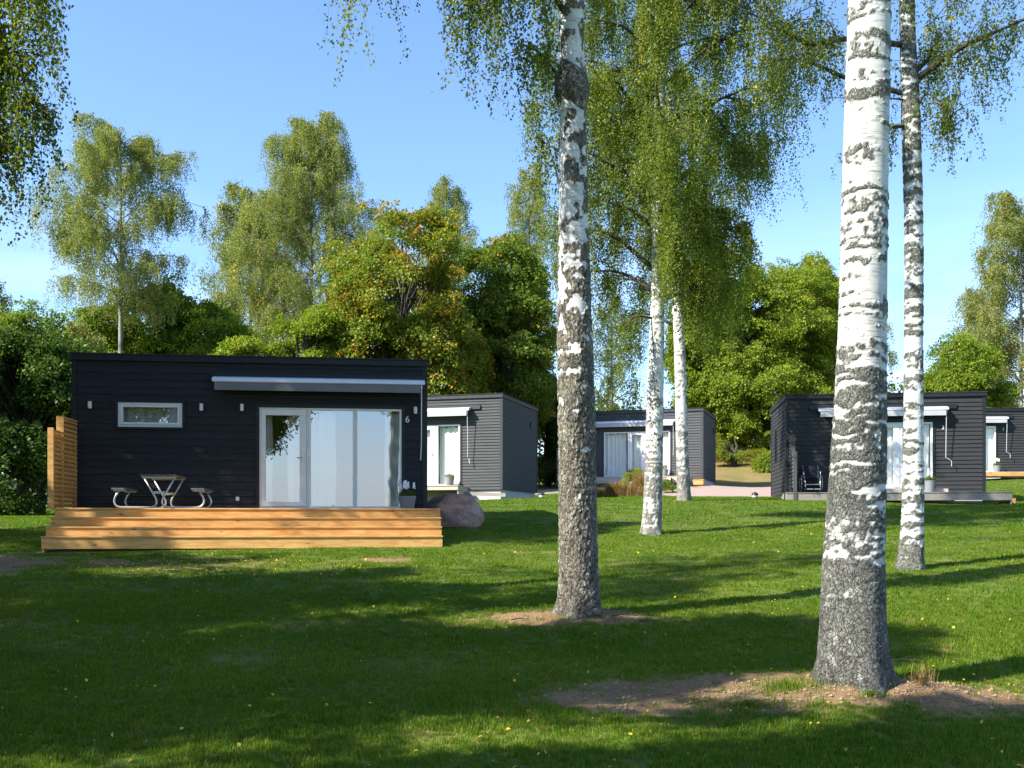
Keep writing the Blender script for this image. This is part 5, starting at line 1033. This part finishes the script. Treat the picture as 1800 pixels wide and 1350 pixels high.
# ------------------------------------------------------------------ grass and small ground things
def tuft_mesh(nb, rad, h, wd, seed, mat, splay=.5):
    rng = np.random.default_rng(seed); V, Tn = [], []; Q = []
    for i in range(nb):
        a = rng.uniform(0, 6.28); u = math.sqrt(rng.uniform()) * rad; b = np.array([math.cos(a) * u, math.sin(a) * u, -.01]); az = rng.uniform(0, 6.28); hh = h * rng.uniform(.5, 1.15)
        d = np.array([math.cos(az), math.sin(az), 0]); sd = np.array([-d[1], d[0], 0]) * wd * .5; bend = splay * rng.uniform(.2, 1)
        m = b + d * hh * bend * .35 + np.array([0, 0, hh * .6]); t = b + d * hh * bend + np.array([0, 0, hh * (1 - .25 * bend)]); k = len(V)
        V += [b - sd, b + sd, m + sd * .8, m - sd * .8, t + sd * .15, t - sd * .15]; Q += [(k, k + 1, k + 2, k + 3), (k + 3, k + 2, k + 4, k + 5)]
        tv = np.clip(rng.normal(.45, .25), 0, 1); Tn += [tv] * 6
    me = bpy.data.meshes.new('grass_tuft'); me.from_pydata([tuple(v) for v in V], [], Q); me.materials.append(mat)
    at = me.attributes.new('tint', 'FLOAT', 'POINT'); at.data.foreach_set('value', np.array(Tn, np.float32)); return me
hid = bpy.data.collections.new('grass_tufts')
def tuft(i, *a):
    o = bpy.data.objects.new('grass_tuft', tuft_mesh(*a)); hid.objects.link(o); return o
T_OBJS = [tuft(0, 22, .05, .055, .0045, 1, M['blade']), tuft(1, 22, .05, .045, .0045, 2, M['blade']), tuft(2, 20, .055, .065, .005, 3, M['blade'], .8),
          tuft(3, 36, .12, .05, .008, 4, M['blade']), tuft(4, 36, .12, .055, .008, 5, M['blade'], .8), tuft(5, 12, .05, .04, .004, 6, M['blade_dry'], 1.0),
          tuft(6, 44, .24, .05, .013, 7, M['blade'], .9)]
def scatter_pts():
    rng = np.random.default_rng(77); X, Y, K_, Sc = [], [], [], []
    def band(y0, y1, dens, ids, s0, s1):
        w1 = y1 * .56; n = int((y1 - y0) * 2 * w1 * dens); x = rng.uniform(-w1, w1, n); y = rng.uniform(y0, y1, n); k = np.abs(x) < y * .53 + .4; x, y = x[k], y[k]
        dr, gr, dy = masks(x, y); keep = rng.uniform(size=len(x)) > np.maximum(dr ** .7 * .97, gr * 1.0) ; x, y, dy = x[keep], y[keep], dy[keep]
        idx = rng.choice(ids, len(x)); 
        if y1 < 23: idx = np.where(rng.uniform(size=len(x)) < .05 + dy * .35, 5, idx)
        X.append(x); Y.append(y); K_.append(idx); Sc.append(rng.uniform(s0, s1, len(x)) * (1 + .35 * fbm(np.stack([x, y, 0 * x], 1), 1.7, 2, 3)) * (1 - .3 * dy))
    band(5.6, 9.5, 560, [0, 1, 2], .6, 1.1); band(9.5, 14, 330, [0, 1, 2], .75, 1.2); band(14, 23, 75, [3, 4], .65, 1.05); band(23, 47, 26, [6], .6, 1.0)
    x, y, k, s = map(np.concatenate, (X, Y, K_, Sc))
    # keep clear of cabins and decks
    ok = np.ones(len(x), bool)
    for fr, W_d, D_p, dk in ((c6, W6, 3.9, 2.55), (c4, 6.1, 4.5, 1.1), (c3, 6.1, 4.3, 1.3), (c2, 5.95, 4.2, 1.15), (c1, 6.1, 4.2, 1.3)):
        lx = (x - fr.o.x) * fr.ux.x + (y - fr.o.y) * fr.ux.y; ly = (x - fr.o.x) * fr.uy.x + (y - fr.o.y) * fr.uy.y
        ok &= ~((lx > -.05) & (lx < W_d + .2) & (ly > -dk + .03) & (ly < D_p))
    for cx, cy_, rr in ((3.0, 9.0, .34), (.85, 12.5, .27), (6.38, 16.4, .2), (2.99, 22, .2), (5.0, 30, .2)): ok &= np.hypot(x - cx, y - cy_) > rr
    return x[ok], y[ok], k[ok], s[ok]
sx_, sy_, sk_, ss_ = scatter_pts()
grass = inst_obj('grass', T_OBJS, 'lawn', np.stack([sx_, sy_, ground_at(sx_, sy_)], 1), np.stack([0 * sx_, 0 * sx_, RNG.uniform(0, 6.28, len(sx_))], 1), ss_, sk_, .30 * fbm(np.stack([sx_, sy_, 0 * sx_], 1), .55, 3, 44) + .1 * RNG.normal(size=len(sx_))); tag(grass, 'short mown lawn grass across the whole slope', 'grass', kind='stuff')
# fallen leaves
rng = np.random.default_rng(5); n = 1500; y = 5.8 + 16 * rng.uniform(0, 1, n) ** 1.2; x = rng.uniform(-.55, .55, n) * y
cl = rng.uniform(size=n) < .3; x[cl] = rng.normal(-5, 1.6, cl.sum()); y[cl] = rng.normal(16.6, .8, cl.sum())
ok = np.ones(len(x), bool); lx = (x - c6.o.x) * c6.ux.x + (y - c6.o.y) * c6.ux.y; ly = (x - c6.o.x) * c6.uy.x + (y - c6.o.y) * c6.uy.y; ok = ~((lx > -.1) & (lx < 7.3) & (ly > -2.65)); x, y = x[ok], y[ok]; n = len(x)
V, T = leaf_quads(np.stack([x, y, ground_at(x, y) + rng.uniform(.015, .05, n)], 1), .034 * rng.uniform(.5, 1.3, n), rng.uniform(0, 1, n) ** .9, rng=rng, upw=1.6, aspect=.8)
tag(leaves_obj('fallen_leaves', [V], [T], M['fallen'], None), 'yellow and brown birch leaves scattered over the lawn', 'leaves', kind='stuff')
# weeds in the bare earth round the near trunk
def weeds(cx, cyv, rx, ry, n, h, seed, mat, label, nm='weeds', wd=.004):
    rng = np.random.default_rng(seed); V, Q, T = [], [], []
    for i in range(n):
        a = rng.uniform(0, 6.28); u = abs(rng.normal()) * .6; x, y = cx + math.cos(a) * u * rx, cyv + math.sin(a) * u * ry; z = G(x, y) - .01
        az = rng.uniform(0, 6.28); d = np.array([math.cos(az), math.sin(az), 0]); sd = np.array([-d[1], d[0], 0]) * wd * .5; hh = h * rng.uniform(.35, 1.1); b = np.array([x, y, z]); bend = rng.uniform(.1, .9)
        m = b + d * hh * bend * .35 + np.array([0, 0, hh * .6]); t = b + d * hh * bend + np.array([0, 0, hh * (1 - .3 * bend)]); k = len(V)
        V += [b - sd, b + sd, m + sd * .8, m - sd * .8, t + sd * .15, t - sd * .15]; Q += [(k, k + 1, k + 2, k + 3), (k + 3, k + 2, k + 4, k + 5)]; T += [rng.uniform(0, 1)] * 6
    o = npmesh(nm, V, Q, mat); at = o.data.attributes.new('tint', 'FLOAT', 'POINT'); at.data.foreach_set('value', np.array(T, np.float32)); return tag(o, label, 'grass', kind='stuff')
weeds(2.35, 8.75, .45, .25, 900, .12, 1, M['blade'], 'dark tufts of weeds growing in the earth left of the thick trunk')
weeds(2.98, 8.5, .12, .06, 160, .1, 2, M['blade'], 'small green weed sprouting right at the foot of the thick trunk')
weeds(1.9, 8.3, .7, .25, 1100, .09, 3, M['blade'], 'sparse grass returning on the bare earth left of the thick trunk')
weeds(3.55, 8.85, .12, .1, 120, .2, 4, M['blade_dry'], 'dry bent stalks right of the foot of the thick trunk')
weeds(.9, 12.25, .8, .25, 900, .07, 5, M['blade'], 'sparse grass round the foot of the central birch')
p = P(1088, 878, 39.5); weeds(p.x - .1, 39.6, 1.0, .35, 2600, .62, 6, M['blade_dry'], 'bed of tall dry ornamental grass before the centre cabin', 'ornamental_grass', .012)
p = P(1128, 878, 40); weeds(p.x, 40.3, .25, .25, 700, 1.05, 7, M['blade_dry'], 'taller straw-coloured grass clump left of the leafy birch trunk', 'ornamental_grass', .012)
weeds(-4.6, 17.72, 3.2, .12, 2600, .09, 8, M['blade'], 'longer grass along the bottom riser of the pine steps')
rng = np.random.default_rng(31); V, Q = [], []
for i in range(1500):
    cx_, cy_, rx_, ry_ = [(2.2, 8.6, 1.1, .35), (3.6, 8.85, .5, .25), (1.0, 12.3, .7, .25), (-8.4, 16.6, .7, .6)][rng.choice(4, p=[.55, .2, .15, .1])]; x = rng.normal(cx_, rx_ * .7); y = rng.normal(cy_, ry_ * .7)
    if masks(np.array([x]), np.array([y]))[0][0] < .35: continue
    r_ = .006 + .022 * rng.uniform() ** 3; z = G(x, y) + r_ * .2; k = len(V); j = rng.uniform(.6, 1.2, 6)
    V += [(x + r_ * j[0], y, z), (x, y + r_ * j[1], z), (x - r_ * j[2], y, z), (x, y - r_ * j[3], z), (x + r_ * .1, y, z + r_ * j[4] * .8), (x, y, z - r_)]
    Q += [(k, k + 1, k + 4), (k + 1, k + 2, k + 4), (k + 2, k + 3, k + 4), (k + 3, k, k + 4)]
tag(npmesh('soil_crumbs', V, Q, pmat('dry_soil_crumb', (.26, .18, .11), .95, var=.35, nscale=30), tri=True), 'crumbs and small clods of dry earth on the bare patches', 'soil', kind='stuff')
# twigs lying on the earth by the central birch
for k, (x, y, L_, az) in enumerate([(1.35, 12.35, .35, .3), (1.6, 12.1, .2, -.4), (.1, 12.2, .22, .1), (3.9, 10.2, .4, .05)]):
    z = G(x, y) + .02; b = MB().tube([(-L_ / 2, 0, 0), (0, .02, .015), (L_ / 2, 0, .0)], [.009, .008, .004], 6).build('fallen_twig', M['twig_pale'] if k == 3 else M['twig'], None)
    b.location = (x, y, z); b.rotation_euler = (0, 0, az); tag(b, ['dark twig on the earth right of the central birch', 'short twig farther right of the central birch', 'twig left of the central birch foot', 'pale stick on the sunlit grass right of the thick trunk'][k], 'twig')
